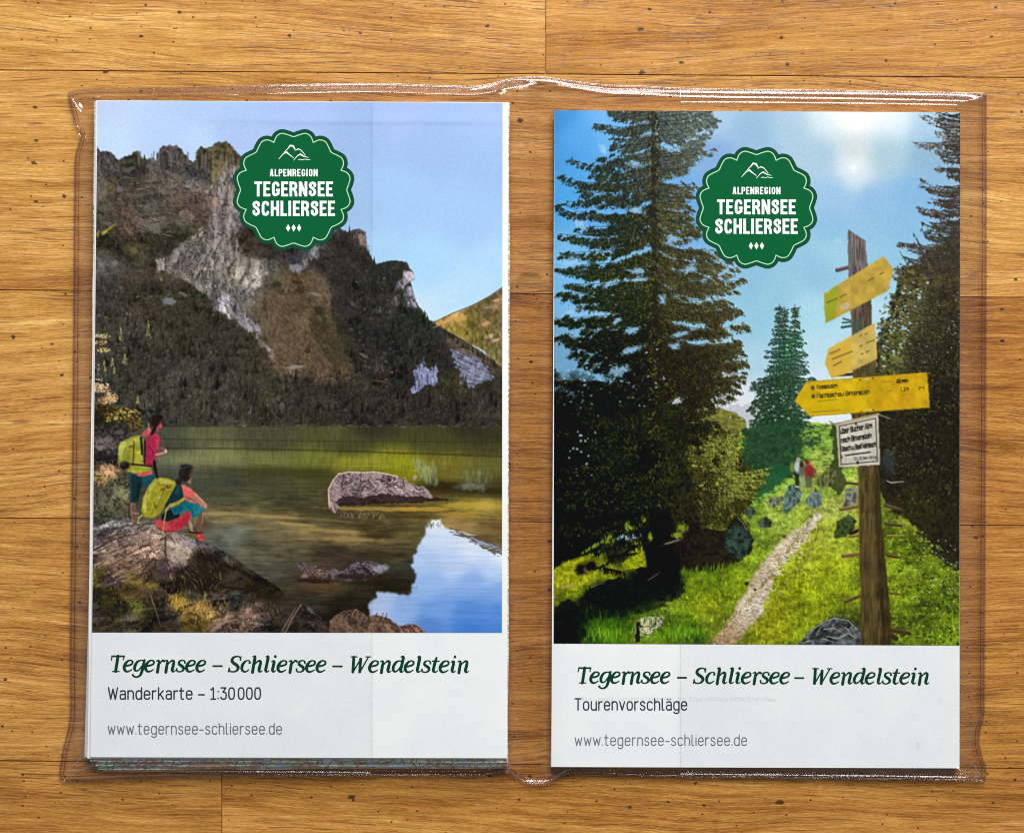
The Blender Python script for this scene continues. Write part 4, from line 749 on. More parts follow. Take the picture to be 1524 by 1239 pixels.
    for cx, cy, rx, ry in [(905,945,30,12),(960,935,14,12),(1010,942,26,10)]:
        for k in range(150): x = R.normal(cx, rx*.6); y = R.normal(cy, ry*.5); C.seg(x, y+3, x+R.uniform(-2, 2), y-R.uniform(3, 9), .8, .3, C.jit((110,160,34), .35), .55)
    C.poly([(945,955),(947,925),(955,918),(975,916),(990,918),(986,930),(972,940),(965,948),(955,940),(952,955)], (150,146,120), .9, 3, 4, 50, 1, np.clip(1+(ridge(X/4, Y/4, 211, 3)-.55)*2.6, .25, 1.5)); C.poly([(945,955),(947,926),(952,924),(953,955)], (14,14,8), .9, 1, 4, 51)
    for k in range(70): C.blob(R.normal(1030, 40), R.normal(905, 14), 1, .8, 0, (226,226,150), .5, .3, 3, k)
    C.poly([(866,885),(905,862),(950,862),(1000,872),(1020,862),(1020,880),(990,900),(960,912),(930,918),(890,920),(860,925),(828,930),(828,905),(850,895)], (14,22,8), .72, 7, 8, 79, 2, np.clip(1+gn*1.5, .4, 1.7)); C.poly([(826,930),(860,925),(875,945),(850,968),(826,968)], (10,18,6), .8, 8, 7, 80, 2)
    for k in range(160): x = R.uniform(870, 1000); y = R.normal(918, 7); C.seg(x, y+3, x+R.uniform(-2, 2), y-R.uniform(2, 6), .8, .3, C.jit((60,90,20), .4), .5)
    # boulders along the path
    C.poly([(1015,830),(1025,800),(1050,785),(1080,790),(1085,780),(1095,768),(1105,772),(1112,785),(1120,800),(1118,820),(1105,832),(1085,842),(1060,850),(1015,850)], (34,28,18), .96, 3, 6, 52, 1, np.clip(1+gn*1.4, .4, 1.6))
    C.poly([(1078,815),(1082,790),(1095,776),(1108,784),(1119,802),(1116,822),(1100,832)], (46,64,56), .9, 3, 5, 53, 1, np.clip(1+(fbm(X/5, Y/5, 213, 3)-.5)*1.6, .4, 1.7)); C.line([(1098,770),(1106,778),(1112,790)], .8, .6, (150,150,130), .6)
    for k in range(100): x = R.uniform(1015, 1100); y = 850-(x-1015)*.14+R.uniform(-3, 6); C.seg(x, y+3, x+R.uniform(-2, 2), y-R.uniform(2, 6), .9, .3, C.jit((90,120,26), .4), .7)
    for pts, col in [([(1106,760),(1118,752),(1126,760),(1116,772)], (54,66,58)),([(1127,776),(1140,768),(1150,776),(1148,784),(1132,784)], (52,62,52)),([(1140,748),(1152,738),(1168,738),(1164,750),(1150,756)], (98,104,84)),
        ([(1166,760),(1168,735),(1174,722),(1186,722),(1194,732),(1190,745),(1178,758),(1170,764)], (74,92,96)),([(1198,748),(1205,735),(1214,726),(1222,736),(1224,752),(1212,758)], (84,98,102)),([(1255,758),(1258,728),(1276,724),(1278,748),(1266,752)], (104,104,100)),([(1240,800),(1246,775),(1262,765),(1275,775),(1270,790),(1256,800)], (44,56,30)),([(1215,715),(1232,695),(1246,700),(1240,722),(1222,728)], (80,84,50))]:
        C.poly(pts, col, .92, 2.5, 5, int(pts[0][0]), 1, np.clip(1+(ridge(X/6, Y/8, 215, 3)-.55)*1.6, .4, 1.6))
    C.blob(1190,708,20,3,-40,(150,190,60),.0)
    # ---- dark forest at the right
    C.poly([(1300,560),(1305,500),(1325,470),(1335,430),(1350,400),(1362,395),(1380,370),(1400,362),(1445,330),(1445,840),(1425,850),(1405,832),(1385,820),(1370,800),(1350,770),(1320,750),(1305,720)], (44,42,28), 1, 10, 8, 55, 2, np.clip(1+gn*1.5, .4, 1.9))
    rf = C.field([(1380,400,96,84,50),(1410,390,76,66,44),(1360,440,92,90,56),(1400,450,56,48,36),(1340,480,96,98,60),(1320,520,110,116,56),(1370,520,50,48,34),(1410,540,40,36,24),(1330,600,40,38,24),(1400,620,32,30,18),(1330,700,36,36,24),(1400,700,34,32,18),(1360,760,44,44,20),(1415,800,34,34,16)], 14)
    M = C.mask([(1306,560),(1308,505),(1330,470),(1340,430),(1356,400),(1385,370),(1445,340),(1445,830),(1405,820),(1375,790),(1330,750),(1310,720)], 10, 8, 56, 3)
    C.over(M*.8, rf*np.clip(1+(fbm(X/4, Y/5, 217, 4, .75)-.5)*1.9, .3, 2)[..., None])
    rl = [(1436, y0, x1, y1, .9) for (x1, y0, y1) in ((1374,182,172),(1392,196,196),(1362,206,212),(1400,222,228),(1396,250,250),(1370,288,270),(1384,300,296),(1368,312,310),(1390,330,332),(1378,345,348),(1338,368,360),(1366,380,384),(1345,398,396),(1336,420,410),(1330,444,440),(1340,462,466),(1318,486,498),(1314,506,514))]
    rb = C.field([(1400,180,110,112,110),(1420,240,84,82,80),(1390,290,78,72,66),(1420,340,62,58,48),(1360,380,72,62,56),(1420,420,60,54,36),(1340,430,96,94,60),(1330,500,80,84,48),(1400,500,42,38,26)], 18)
    boughs(C, rl, 15, rb, np.clip(rb*1.7, 0, 1), .7, 2.3, .42, .95, 660, -.6)
    conifer_strokes(C, 1436, 160, 420, lambda y, s: 22+abs(math.sin(y*.06))*22+max(0, y-300)*.6, [(60,54,48),(50,46,36),(88,78,50)], 60, 8, 1, (-1,), 22, .7)
    for k in range(120): C.blob(R.uniform(1312, 1428), R.uniform(430, 560), R.uniform(.7, 2), R.uniform(.6, 1.4), 0, (190,208,206), .55, .5, 3, k)
    for k in range(700):
        x = R.uniform(1308, 1428); y = R.uniform(420, 640)
        if vnoise(np.float32(x/12), np.float32(y/12), 219) < .5+max(0, (y-540))*.004: continue
        C.seg(x, y, x+R.uniform(-3, 3), y+R.uniform(1, 5), 1.2, .4, C.jit((120,118,58) if x < 1350 else (80,74,42), .35), .6)
    fl = [(R.uniform(1330, 1430), y, R.uniform(1312, 1420), y+R.uniform(-6, 10), 1.) for y in np.arange(400, 740, 7)]
    boughs(C, fl, 14, rf*.9, np.broadcast_to(np.array([112,110,60], np.float32)/255., C.img.shape), .55, 2.4, .45, .8, 680, .8)
    for k in range(300):
        y = R.uniform(395, 600); xe = np.interp(y, [395,430,480,520,600], [1362,1342,1322,1310,1308]); x = xe+R.normal(6, 9)
        if x > 1428: continue
        C.blob(x, y, R.uniform(1.5, 4), R.uniform(1, 2.6), R.uniform(-60, 60), C.jit([(56,50,36),(40,38,26),(112,112,58),(84,80,46)][R.randint(4)], .25), .75, .6, 3, k)
    for k in range(70):
        y = R.uniform(420, 545); xe = np.interp(y, [395,430,480,520,600], [1362,1342,1322,1310,1308]); C.blob(xe+R.uniform(0, 34), y, R.uniform(.8, 2.6), R.uniform(.7, 1.8), R.uniform(-40, 40), (176,206,222), .75, .5, 3, k)
    for k in range(700):   # sunlit bushes under the forest
        x = R.uniform(1322, 1430); y = R.uniform(740, 960)
        if y < 745+(x-1322)*.9: continue
        v = vnoise(np.float32(x/12), np.float32(y/8), 221)
        C.blob(x, y, R.uniform(1, 3), R.uniform(.8, 2), R.uniform(-40, 40), C.jit((150,168,44) if v > .5 else (40,50,14), .3), .55, .5, 3, k)
    for k in range(60): C.blob(R.uniform(1350, 1428), R.uniform(800, 900), 1.1, 1, 0, (226,222,190), .7, .3, 3, k)
    C.blob(1322,685,9,16,0,(70,84,100),.4,.5)
    # ---- walkers on the path
    for pts, c in [([(1182,702),(1190,702),(1189,724),(1184,724)], (36,40,34)),([(1197,704),(1209,706),(1208,726),(1199,726)], (92,98,70)),([(1192,704),(1197,706),(1197,724),(1191,724)], (150,156,120))]: C.poly(pts, c, .95)
    C.blob(1179,695,3.8,7.5,0,(112,128,46),1,.1); C.blob(1187,694,4.8,9,0,(186,200,196),1,.1); C.blob(1188,684,3.2,4,0,(170,160,140),1,.1); C.blob(1193,699,4,10,0,(84,108,96),1,.1); C.blob(1193,691,3,4,0,(52,46,44),1,.1); C.blob(1204,699,8,10.5,-8,(138,50,44),1,.12); C.blob(1207,704,5,6,-20,(112,40,38),.6); C.blob(1201,687,3.4,4,0,(110,46,36),1,.1); C.blob(1212,700,2,6,-25,(140,62,54),.9,.1); C.seg(1184, 723, 1188, 724, 1.2, 1, (220,214,196), .8)
    rt = np.clip(.8+(ridge((X+Y*.5)/9, Y/7, 251, 4)-.5)*2.2, .15, 2.2)
    C.poly([(1186,960),(1196,950),(1203,940),(1212,932),(1224,925),(1238,918),(1248,917),(1258,921),(1268,927),(1278,936),(1284,946),(1284,960)], (72,76,76), 1, 2.5, 5, 61, 1, rt)
    for pts in [[(1205,939),(1225,926),(1243,919),(1262,923),(1276,936)],[(1226,936),(1240,934),(1252,940)],[(1200,954),(1226,950),(1240,955)],[(1232,946),(1246,950),(1262,942),(1274,948)],[(1252,930),(1262,936),(1268,946)]]: C.line(pts, 1.0, .6, (172,174,168), .7)
    C.blob(1250,929,9,4,10,(48,40,34),.7,.5); C.blob(1236,943,9,3,0,(44,48,46),.7,.5); C.blob(1215,950,10,3,0,(36,40,40),.7,.5)
    # ---- signpost
    tf = np.clip(1+(ridge(X/2.6, Y/34, 231, 4)-.5)*.9+(fbm(X/4, Y/20, 233, 3)-.5)*.8, .4, 1.6)
    def post(pts, col): C.poly(pts, col, 1, .8, 6, 57, 1, tf)
    for a, b, w, c in [((1251,758),(1278,753),2.6,(104,84,50)),((1266,794),(1284,786),2.6,(40,28,16)),((1265,798),(1280,796),2.2,(112,90,54)),((1255,827),(1279,824),3,(112,88,54)),((1258,895),(1283,885),2.8,(84,66,40)),((1318,752),(1341,758),2.6,(74,62,44)),((1318,779),(1341,782),2.2,(66,54,36)),((1320,797),(1346,797),1.2,(110,96,56)),((1321,826),(1336,829),2.4,(74,58,34)),((1325,882),(1339,884),1.6,(84,68,36)),((1327,937),(1353,942),3.4,(66,52,30)),((1326,944),(1334,950),4,(54,44,26)),((1246,402),(1266,397),3.2,(92,76,76)),((1255,474),(1270,478),1.4,(60,84,80)),((1254,480),(1272,479),1.4,(58,74,70)),((1253,487),(1272,484),2,(54,84,74)),((1244,558),(1280,556),2.6,(66,52,30)),((1256,718),(1277,720),2,(70,58,36))]:
        C.seg(*a, *b, w, w*.85, c, 1); C.seg(a[0], a[1]-w*.7, b[0], b[1]-w*.7, .8, .6, tuple(min(255, v*1.9) for v in c), .6)
    post([(1262,341),(1288,358),(1292,400),(1295,450),(1264,450),(1262,380)], (94,86,86)); post([(1265,440),(1296,435),(1299,500),(1301,530),(1269,530)], (80,68,56)); C.poly([(1268,480),(1285,470),(1284,500),(1270,510)], (60,92,80), .5, 3)
    post([(1268,545),(1303,530),(1304,570),(1270,570)], (74,64,38)); post([(1265,610),(1306,605),(1308,640),(1308,700),(1312,780),(1318,840),(1324,900),(1327,960),(1282,960),(1280,880),(1279,820),(1277,700),(1272,640)], (72,60,33))
    C.poly([(1300,610),(1307,606),(1309,700),(1313,780),(1326,920),(1327,960),(1312,960),(1308,860),(1302,760)], (34,28,12), .45, 2, 6, 58)
    C.blob(1278,745,3,50,-1,(126,104,52),.3,.4); C.seg(1320, 715, 1326, 718, .8, .8, (200,196,176), .8); C.seg(1326, 718, 1345, 716, 1, .7, (196,190,170), .8); C.seg(1309, 617, 1325, 623, 1, .7, (150,146,130), .8)
    yn = np.clip(1+(fbm(X/12, Y/12, 241, 4)-.5)*.35, .7, 1.3)
    C.poly([(1226,437),(1315,381),(1330,401),(1321,433),(1229,481)], (188,158,66), 1, 0, 6, 3, 1, yn); C.poly([(1226,437),(1248,424),(1246,448),(1240,475),(1229,481)], (140,160,36), .75, 4, 8, 59, 2); C.blob(1258,456,7,5,-20,(190,176,170),.7,.5); C.blob(1248,440,10,10,0,(184,160,52),.35)
    C.poly([(1233,519),(1302,480),(1306,534),(1268,552),(1238,563),(1228,541)], (198,172,88), 1, 0, 6, 3, 1, yn); C.poly([(1233,519),(1268,500),(1266,552),(1238,563),(1228,541)], (214,174,56), .7, 2, 8, 60, 2)
    C.poly([(1200,568),(1379.6,554),(1384,606),(1206,619),(1183,596)], (206,170,22), 1, 0, 6, 3, 1, yn); C.poly([(1290,562),(1379,555),(1383,606),(1290,612)], (196,152,24), .55, 0, 6, 3, 2, yn); C.poly([(1183,596),(1290,590),(1290,612),(1206,619)], (212,180,10), .5, 3, 8, 4, 2)
    for a, b in [((1200,568),(1379,554)),((1206,619),(1384,606))]: C.seg(*a, *b, .5, .5, (150,120,30), .7)
    for p in [(1280,565),(1299,563),(1282,612),(1300,610)]: C.blob(*p, 1.3, 1.3, 0, (70,60,30), .8, 0)
    C.blob(1290,564,5,2,0,(206,196,150),.6); C.blob(1293,609,4,2,0,(206,200,160),.6)
    C.poly([(1244.6,631),(1306.8,617),(1310,691),(1249,695)], (206,200,182), 1, 0, 6, 3, 1, np.clip(yn, .9, 1.08)); C.poly([(1244.6,631),(1249,631),(1252,695),(1249,695)], (176,166,140), .8)
    C.line([(1249,634),(1303,622),(1306,686),(1252,691),(1249,634)], .8, .8, (52,48,44), .85); C.seg(1244, 631, 1307, 616, 1.8, 1.8, (176,160,120), .9); C.line([(1234,632),(1250,629)], 1.2, 1, (150,140,100), .8)
    C.seg(1258, 677.5, 1295, 672.5, 1.1, 1.1, (34,30,32), .95); C.blob(1252.5,680,1.8,3,0,(70,66,70),.8,.2); C.blob(1274,630,1.6,2.6,0,(40,36,36),.9,.2); C.blob(1276.5,688,1.8,2.8,0,(40,36,36),.9,.2)
    if text is not None: text(C)
    C.img = np.stack([blur3(C.img[..., k]) for k in range(3)], -1)*.45 + C.img*.55
    C.img = sharpen(C.img, .65)
    C.img = C.img*(1+(C.rng.rand(C.h, C.w, 1)-.5)*.05)
    return C
# ---------------------------------------------------------------------------
# lettering drawn as pen strokes, turned into flat ink meshes
# ---------------------------------------------------------------------------
def arcp(cx, cy, rx, ry, a0, a1, n=14, e=2.0):
    out = []
    for k in range(n+1):
        a = math.radians(a0+(a1-a0)*k/n); c, s_ = math.cos(a), math.sin(a)
        out.append((cx+rx*math.copysign(abs(c)**(2/e), c), cy+ry*math.copysign(abs(s_)**(2/e), s_)))
    return out

def crom(pts, n=6):
    if len(pts) < 3: return list(pts)
    P = [pts[0]]+list(pts)+[pts[-1]]; out = []
    for i in range(1, len(P)-2):
        p0, p1, p2, p3 = P[i-1], P[i], P[i+1], P[i+2]
        for k in range(n):
            t = k/n
            out.append(tuple(.5*((2*b)+(-a+c)*t+(2*a-5*b+4*c-d)*t*t+(-a+3*b-3*c+d)*t**3) for a, b, c, d in zip(p0, p1, p2, p3)))
    out.append(tuple(pts[-1])); return out

E = 2.7
# technical sans: x-height 1, cap 1.36, descender -.38; (advance, [polylines])
def sans():
    G = {}
    def o(x=0, w=.6): return arcp(x+w/2, .5, w/2, .5, 0, 360, 28, E)
    arch = [(0, .6)]+arcp(.29, .6, .29, .4, 180, 0, 14, E)+[(.58, 0)]
    G['o'] = (.6, [o()]); G['n'] = (.58, [[(0, 0), (0, 1)], arch]); G['h'] = (.58, [[(0, 0), (0, 1.36)], arch])
    G['u'] = (.58, [[(.58, 0), (.58, 1)], [(0, 1)]+arcp(.29, .4, .29, .4, 180, 360, 14, E)])
    G['m'] = (1.0, [[(0, 0), (0, 1)], [(0, .6)]+arcp(.25, .6, .25, .4, 180, 0, 12, E)+[(.5, 0)], [(.5, .6)]+arcp(.75, .6, .25, .4, 180, 0, 12, E)+[(1., 0)]])
    G['r'] = (.36, [[(0, 0), (0, 1)], [(0, .55)]+arcp(.34, .55, .34, .44, 180, 88, 9, E)])
    G['e'] = (.6, [[(0, .52), (.6, .52)]+arcp(.3, .5, .3, .5, 4, 325, 26, E)])
    G['c'] = (.55, [arcp(.3, .5, .3, .5, 38, 322, 24, E)])
    G['d'] = (.6, [o(), [(.6, 0), (.6, 1.36)]]); G['b'] = (.6, [o(), [(0, 0), (0, 1.36)]])
    G['g'] = (.6, [o(), [(.6, 1), (.6, -.08)]+arcp(.3, -.08, .3, .32, 0, -150, 12, E)])
    G['a'] = (.55, [arcp(.28, .7, .27, .3, 150, 0, 10, E)+[(.55, 0)], [(.55, .57), (.26, .57)]+arcp(.24, .285, .24, .285, 90, 270, 12, E)+[(.34, 0), (.55, .14)]])
    G['ä'] = (.55, G['a'][1]+[[(.15, 1.3), (.15, 1.32)], [(.42, 1.3), (.42, 1.32)]]); G['ü'] = (.58, G['u'][1]+[[(.15, 1.3), (.15, 1.32)], [(.43, 1.3), (.43, 1.32)]])
    G['k'] = (.54, [[(0, 0), (0, 1.36)], [(.5, 1), (.02, .42)], [(.18, .6), (.54, 0)]])
    G['t'] = (.4, [[(.12, 1.3), (.12, .2)]+arcp(.3, .2, .18, .2, 180, 270, 6, E)+[(.38, 0)], [(-.06, 1), (.38, 1)]])
    G['f'] = (.36, [[(.1, 0), (.1, 1.14)]+arcp(.28, 1.14, .18, .2, 180, 90, 6, E)+[(.36, 1.34)], [(-.06, 1), (.34, 1)]])
    G['s'] = (.5, [crom([(.48, .82), (.38, .98), (.22, 1.), (.06, .93), (.02, .75), (.1, .6), (.25, .52), (.42, .42), (.5, .26), (.43, .07), (.26, 0), (.1, .03), (0, .18)])])
    G['l'] = (.2, [[(0, 1.36), (0, .17)]+arcp(.15, .17, .15, .17, 180, 270, 6, E)+[(.2, 0)]])
    G['i'] = (.0, [[(0, 0), (0, 1)], [(0, 1.3), (0, 1.32)]])
    G['v'] = (.56, [[(0, 1), (.28, 0), (.56, 1)]]); G['w'] = (.84, [[(0, 1), (.2, 0), (.42, .86), (.64, 0), (.84, 1)]])
    G['W'] = (.98, [[(0, 1.36), (.24, 0), (.49, 1.2), (.74, 0), (.98, 1.36)]]); G['T'] = (.68, [[(0, 1.36), (.68, 1.36)], [(.34, 0), (.34, 1.36)]])
    G['B'] = (.62, [[(0, 0), (0, 1.36), (.3, 1.36)]+arcp(.3, 1.03, .26, .33, 90, -90, 10, E)+[(0, .7)], [(.3, .7)]+arcp(.34, .35, .28, .35, 90, -90, 10, E)+[(0, 0)]])
    G['A'] = (.7, [[(0, 0), (.35, 1.36), (.7, 0)], [(.12, .42), (.58, .42)]]); G['E'] = (.56, [[(.56, 1.36), (0, 1.36), (0, 0), (.56, 0)], [(0, .7), (.5, .7)]]); G['F'] = (.54, [[(.54, 1.36), (0, 1.36), (0, 0)], [(0, .7), (.48, .7)]])
    G['K'] = (.62, [[(0, 0), (0, 1.36)], [(.6, 1.36), (.02, .55)], [(.2, .8), (.62, 0)]]); G['V'] = (.7, [[(0, 1.36), (.35, 0), (.7, 1.36)]]); G['D'] = (.64, [[(0, 0), (0, 1.36), (.3, 1.36)]+arcp(.3, .68, .34, .68, 90, -90, 14, E)+[(0, 0)]]); G['S'] = (.6, [crom([(.58, 1.12), (.45, 1.33), (.25, 1.36), (.06, 1.25), (.03, 1.0), (.14, .82), (.32, .7), (.5, .58), (.6, .36), (.52, .1), (.32, 0), (.12, .04), (0, .24)])])
    G['0'] = (.6, [arcp(.3, .68, .3, .68, 0, 360, 30, E)]); G['1'] = (.5, [[(.02, 1.12), (.27, 1.36), (.27, 0)], [(.02, 0), (.5, 0)]])
    G['3'] = (.56, [[(.02, 1.36), (.52, 1.36), (.22, .84), (.3, .84)]+arcp(.28, .42, .29, .42, 80, -160, 16, E)]); G['4'] = (.6, [[(.45, 0), (.45, 1.36), (0, .35), (.6, .35)]]); G['5'] = (.56, [[(.5, 1.36), (.08, 1.36), (.05, .75), (.28, .86)]+arcp(.27, .42, .29, .44, 80, -160, 16, E)])
    G[':'] = (.0, [[(0, .08), (0, .1)], [(0, .9), (0, .92)]]); G['.'] = (.0, [[(0, .04), (0, .06)]]); G['-'] = (.42, [[(0, .52), (.42, .52)]]); G['–'] = (.62, [[(0, .52), (.62, .52)]]); G[','] = (.0, [[(0, .06), (-.06, -.2)]])
    return G
SANS = sans()

# slanted slab serif for the titles: points (x, y, half width); x-height 1, cap 1.33
def serif():
    T, N = .126, .083
    G = {}
    def c(*p): return crom(list(p), 6)
    G['T'] = (.98, [c((.5, 1.3, T), (.5, .05, T)), [(.06, 1.285, .075), (.96, 1.285, .075)], [(.06, 1.3, .055), (.045, .98, .05)], [(.96, 1.3, .055), (.945, 1.0, .05)], [(.26, .045, .05), (.76, .045, .05)]])
    G['e'] = (.74, [c((.1, .5, N), (.38, .54, N), (.62, .66, .08), (.63, .86, .085), (.47, .96, .06), (.26, .88, .09), (.1, .58, T), (.1, .28, T), (.25, .07, .1), (.46, .06, .07), (.68, .2, .05))])
    G['c'] = (.68, [c((.62, .78, .1), (.58, .93, .06), (.42, .96, .05), (.22, .82, .1), (.1, .5, T), (.14, .2, .11), (.32, .05, .08), (.5, .09, .06), (.64, .22, .05))])
    G['g'] = (.8, [c((.68, .92, .08), (.5, .96, .05), (.24, .84, .1), (.1, .5, T), (.13, .2, .11), (.27, .1, .07), (.46, .2, .06), (.64, .55, .055)), c((.74, .96, .1), (.72, .5, T), (.68, .05, T), (.6, -.25, .1), (.4, -.4, .075), (.18, -.37, .075), (.04, -.24, .09)), [(.7, .94, .07), (.8, .98, .05)]])
    G['r'] = (.62, [c((.06, .9, .05), (.18, .96, .06), (.25, .85, .1), (.25, .4, T), (.25, .0, T)), c((.26, .5, .05), (.38, .8, .06), (.5, .95, .085), (.62, .9, .1))])
    G['n'] = (.92, [c((.04, .9, .05), (.16, .96, .06), (.23, .84, .1), (.23, .4, T), (.23, .0, T)), c((.24, .5, .045), (.4, .8, .06), (.58, .94, .09), (.71, .85, .11), (.7, .5, T), (.68, .2, T), (.74, .06, .09), (.84, .06, .055), (.92, .14, .045))])
    G['s'] = (.66, [c((.6, .76, .08), (.54, .92, .065), (.36, .97, .055), (.18, .88, .085), (.17, .68, .11), (.34, .54, .12), (.52, .4, .12), (.56, .2, .1), (.42, .06, .065), (.22, .04, .06), (.08, .13, .07), (.05, .26, .08))])
    G['S'] = (.88, [c((.82, 1.02, .07), (.76, 1.22, .07), (.54, 1.3, .06), (.28, 1.2, .1), (.2, .96, .125), (.34, .76, .13), (.58, .6, .135), (.74, .38, .13), (.66, .14, .09), (.42, .04, .06), (.18, .1, .07), (.08, .3, .07)), [(.83, 1.28, .05), (.815, 1.0, .06)], [(.07, .03, .05), (.085, .34, .06)]])
    G['h'] = (.92, [c((.08, 1.28, .05), (.2, 1.33, .06), (.24, 1.2, T), (.23, .6, T), (.23, .0, T)), c((.24, .5, .045), (.4, .8, .06), (.58, .94, .09), (.71, .85, .11), (.7, .5, T), (.68, .2, T), (.74, .06, .09), (.84, .06, .055), (.92, .14, .045))])
    G['l'] = (.48, [c((.1, 1.28, .05), (.22, 1.33, .06), (.26, 1.2, T), (.24, .6, T), (.22, .22, T), (.28, .07, .09), (.38, .06, .055), (.47, .14, .045))])
    G['i'] = (.48, [c((.06, .88, .05), (.17, .95, .06), (.24, .84, T), (.23, .5, T), (.21, .22, T), (.27, .07, .09), (.37, .06, .055), (.46, .14, .045)), [(.27, 1.29, .115), (.272, 1.3, .115)]])
    G['W'] = (1.36, [c((.2, 1.25, T), (.3, .06, T)), c((.32, .06, .06), (.72, 1.1, .06)), c((.72, 1.1, T), (.8, .06, T)), c((.82, .06, .06), (1.26, 1.25, .06)), [(.0, 1.285, .05), (.42, 1.285, .05)], [(1.08, 1.285, .05), (1.42, 1.285, .05)]])
    G['d'] = (.86, [c((.66, .86, .08), (.48, .96, .055), (.24, .84, .1), (.1, .5, T), (.13, .2, .11), (.27, .08, .08), (.46, .2, .06), (.64, .55, .055)), c((.54, 1.28, .05), (.66, 1.33, .06), (.72, 1.2, T), (.69, .6, T), (.66, .22, T), (.71, .07, .09), (.8, .06, .055), (.88, .14, .045))])
    G['t'] = (.56, [c((.3, 1.24, .07), (.24, .9, T), (.2, .4, T), (.2, .2, T), (.28, .06, .09), (.4, .06, .06), (.52, .16, .045)), [(.03, .945, .055), (.52, .945, .055)]])
    G['–'] = (.8, [[(.0, .5, .075), (.72, .5, .075)]])
    return G
SERIF = serif()

# bold condensed capitals; boxes are (x0,y0,x1,y1,half) bars with square ends, unit cap height 1
def caps():
    H = .09; G = {}
    def bar(x0, y0, x1, y1, h=H): return ('bar', x0, y0, x1, y1, h)
    def crv(pts, h=H): return ('crv', pts, h)
    st = bar(H, 0, H, 1)
    G['T'] = (.5, [bar(.25, 0, .25, 1), bar(0, .912, .5, .912, .088)])
    G['E'] = (.45, [st, bar(0, .912, .45, .912, .088), bar(0, .505, .4, .505, .08), bar(0, .088, .45, .088, .088)])
    rr = arcp(.26, .5, .155, .4, 42, 318, 22, 3.2)
    G['G'] = (.53, [crv(arcp(.265, .5, .16, .395, 25, 270, 20, 3.4)+[(.425, .2), (.425, .4)]), bar(.28, .43, .53, .43, .085)])
    G['C'] = (.52, [crv(arcp(.265, .5, .16, .395, 28, 332, 24, 3.4))])
    G['O'] = (.53, [crv(arcp(.265, .5, .16, .395, 0, 360, 30, 3.4))])
    bowl = arcp(.25, .7, .165, .2, 90, -90, 12, 3.0)
    G['P'] = (.49, [st, crv([(.1, .9)]+bowl+[(.1, .5)], .088)]); G['R'] = (.52, [st, crv([(.1, .9)]+bowl+[(.1, .5)], .088), ('crv', [(.27, .5), (.4, .3), (.42, .1), (.425, .1)], .086), bar(.425, 0, .425, .2, .086)])
    G['N'] = (.55, [st, bar(.55-H, 0, .55-H, 1), bar(.13, .93, .42, .07, .082)])
    G['S'] = (.5, [crv(crom([(.395, .7), (.39, .84), (.25, .9), (.115, .82), (.12, .66), (.25, .54), (.37, .42), (.39, .22), (.25, .1), (.115, .18), (.105, .32)]))])
    G['H'] = (.54, [st, bar(.54-H, 0, .54-H, 1), bar(.1, .5, .44, .5, .095)]); G['L'] = (.42, [st, bar(0, .088, .42, .088, .088)]); G['I'] = (.21, [st]); G['A'] = (.56, [bar(.11, 0, .26, 1, .095), bar(.45, 0, .3, 1, .095), bar(.15, .27, .41, .27, .08), bar(.22, .93, .34, .93, .07)])
    return G
CAPS = caps()

def text_strokes(txt, G, xh, gap, space=.35, slant=0., hw=None, nar=1.):
    """-> list of (x, y, halfwidth) polylines in px (y up) and the width"""
    x = 0.; out = []; first = True
    for ch in txt:
        if ch == ' ': x += space; continue
        if ch == '\u2009': x += space*.35; continue
        adv, pls = G[ch]
        for pl in pls:
            q = []
            for p in pl:
                w = (p[2]*xh if len(p) > 2 else hw)
                q.append(((x+p[0]*nar+slant*p[1])*xh, p[1]*xh, w))
            out.append(q)
        x += adv*nar+gap
    return out, (x-gap)*xh

def cap_strokes(txt, ch_, gap):
    x = 0.; out = []
    for c in txt:
        adv, its = CAPS[c]
        for it in its:
            if it[0] == 'bar': out.append(('bar', (x+it[1])*ch_, it[2]*ch_, (x+it[3])*ch_, it[4]*ch_, it[5]*ch_))
            else: out.append([((x+p[0])*ch_, p[1]*ch_, it[2]*ch_) for p in it[1]])
        x += adv+gap
    return out, (x-gap)*ch_

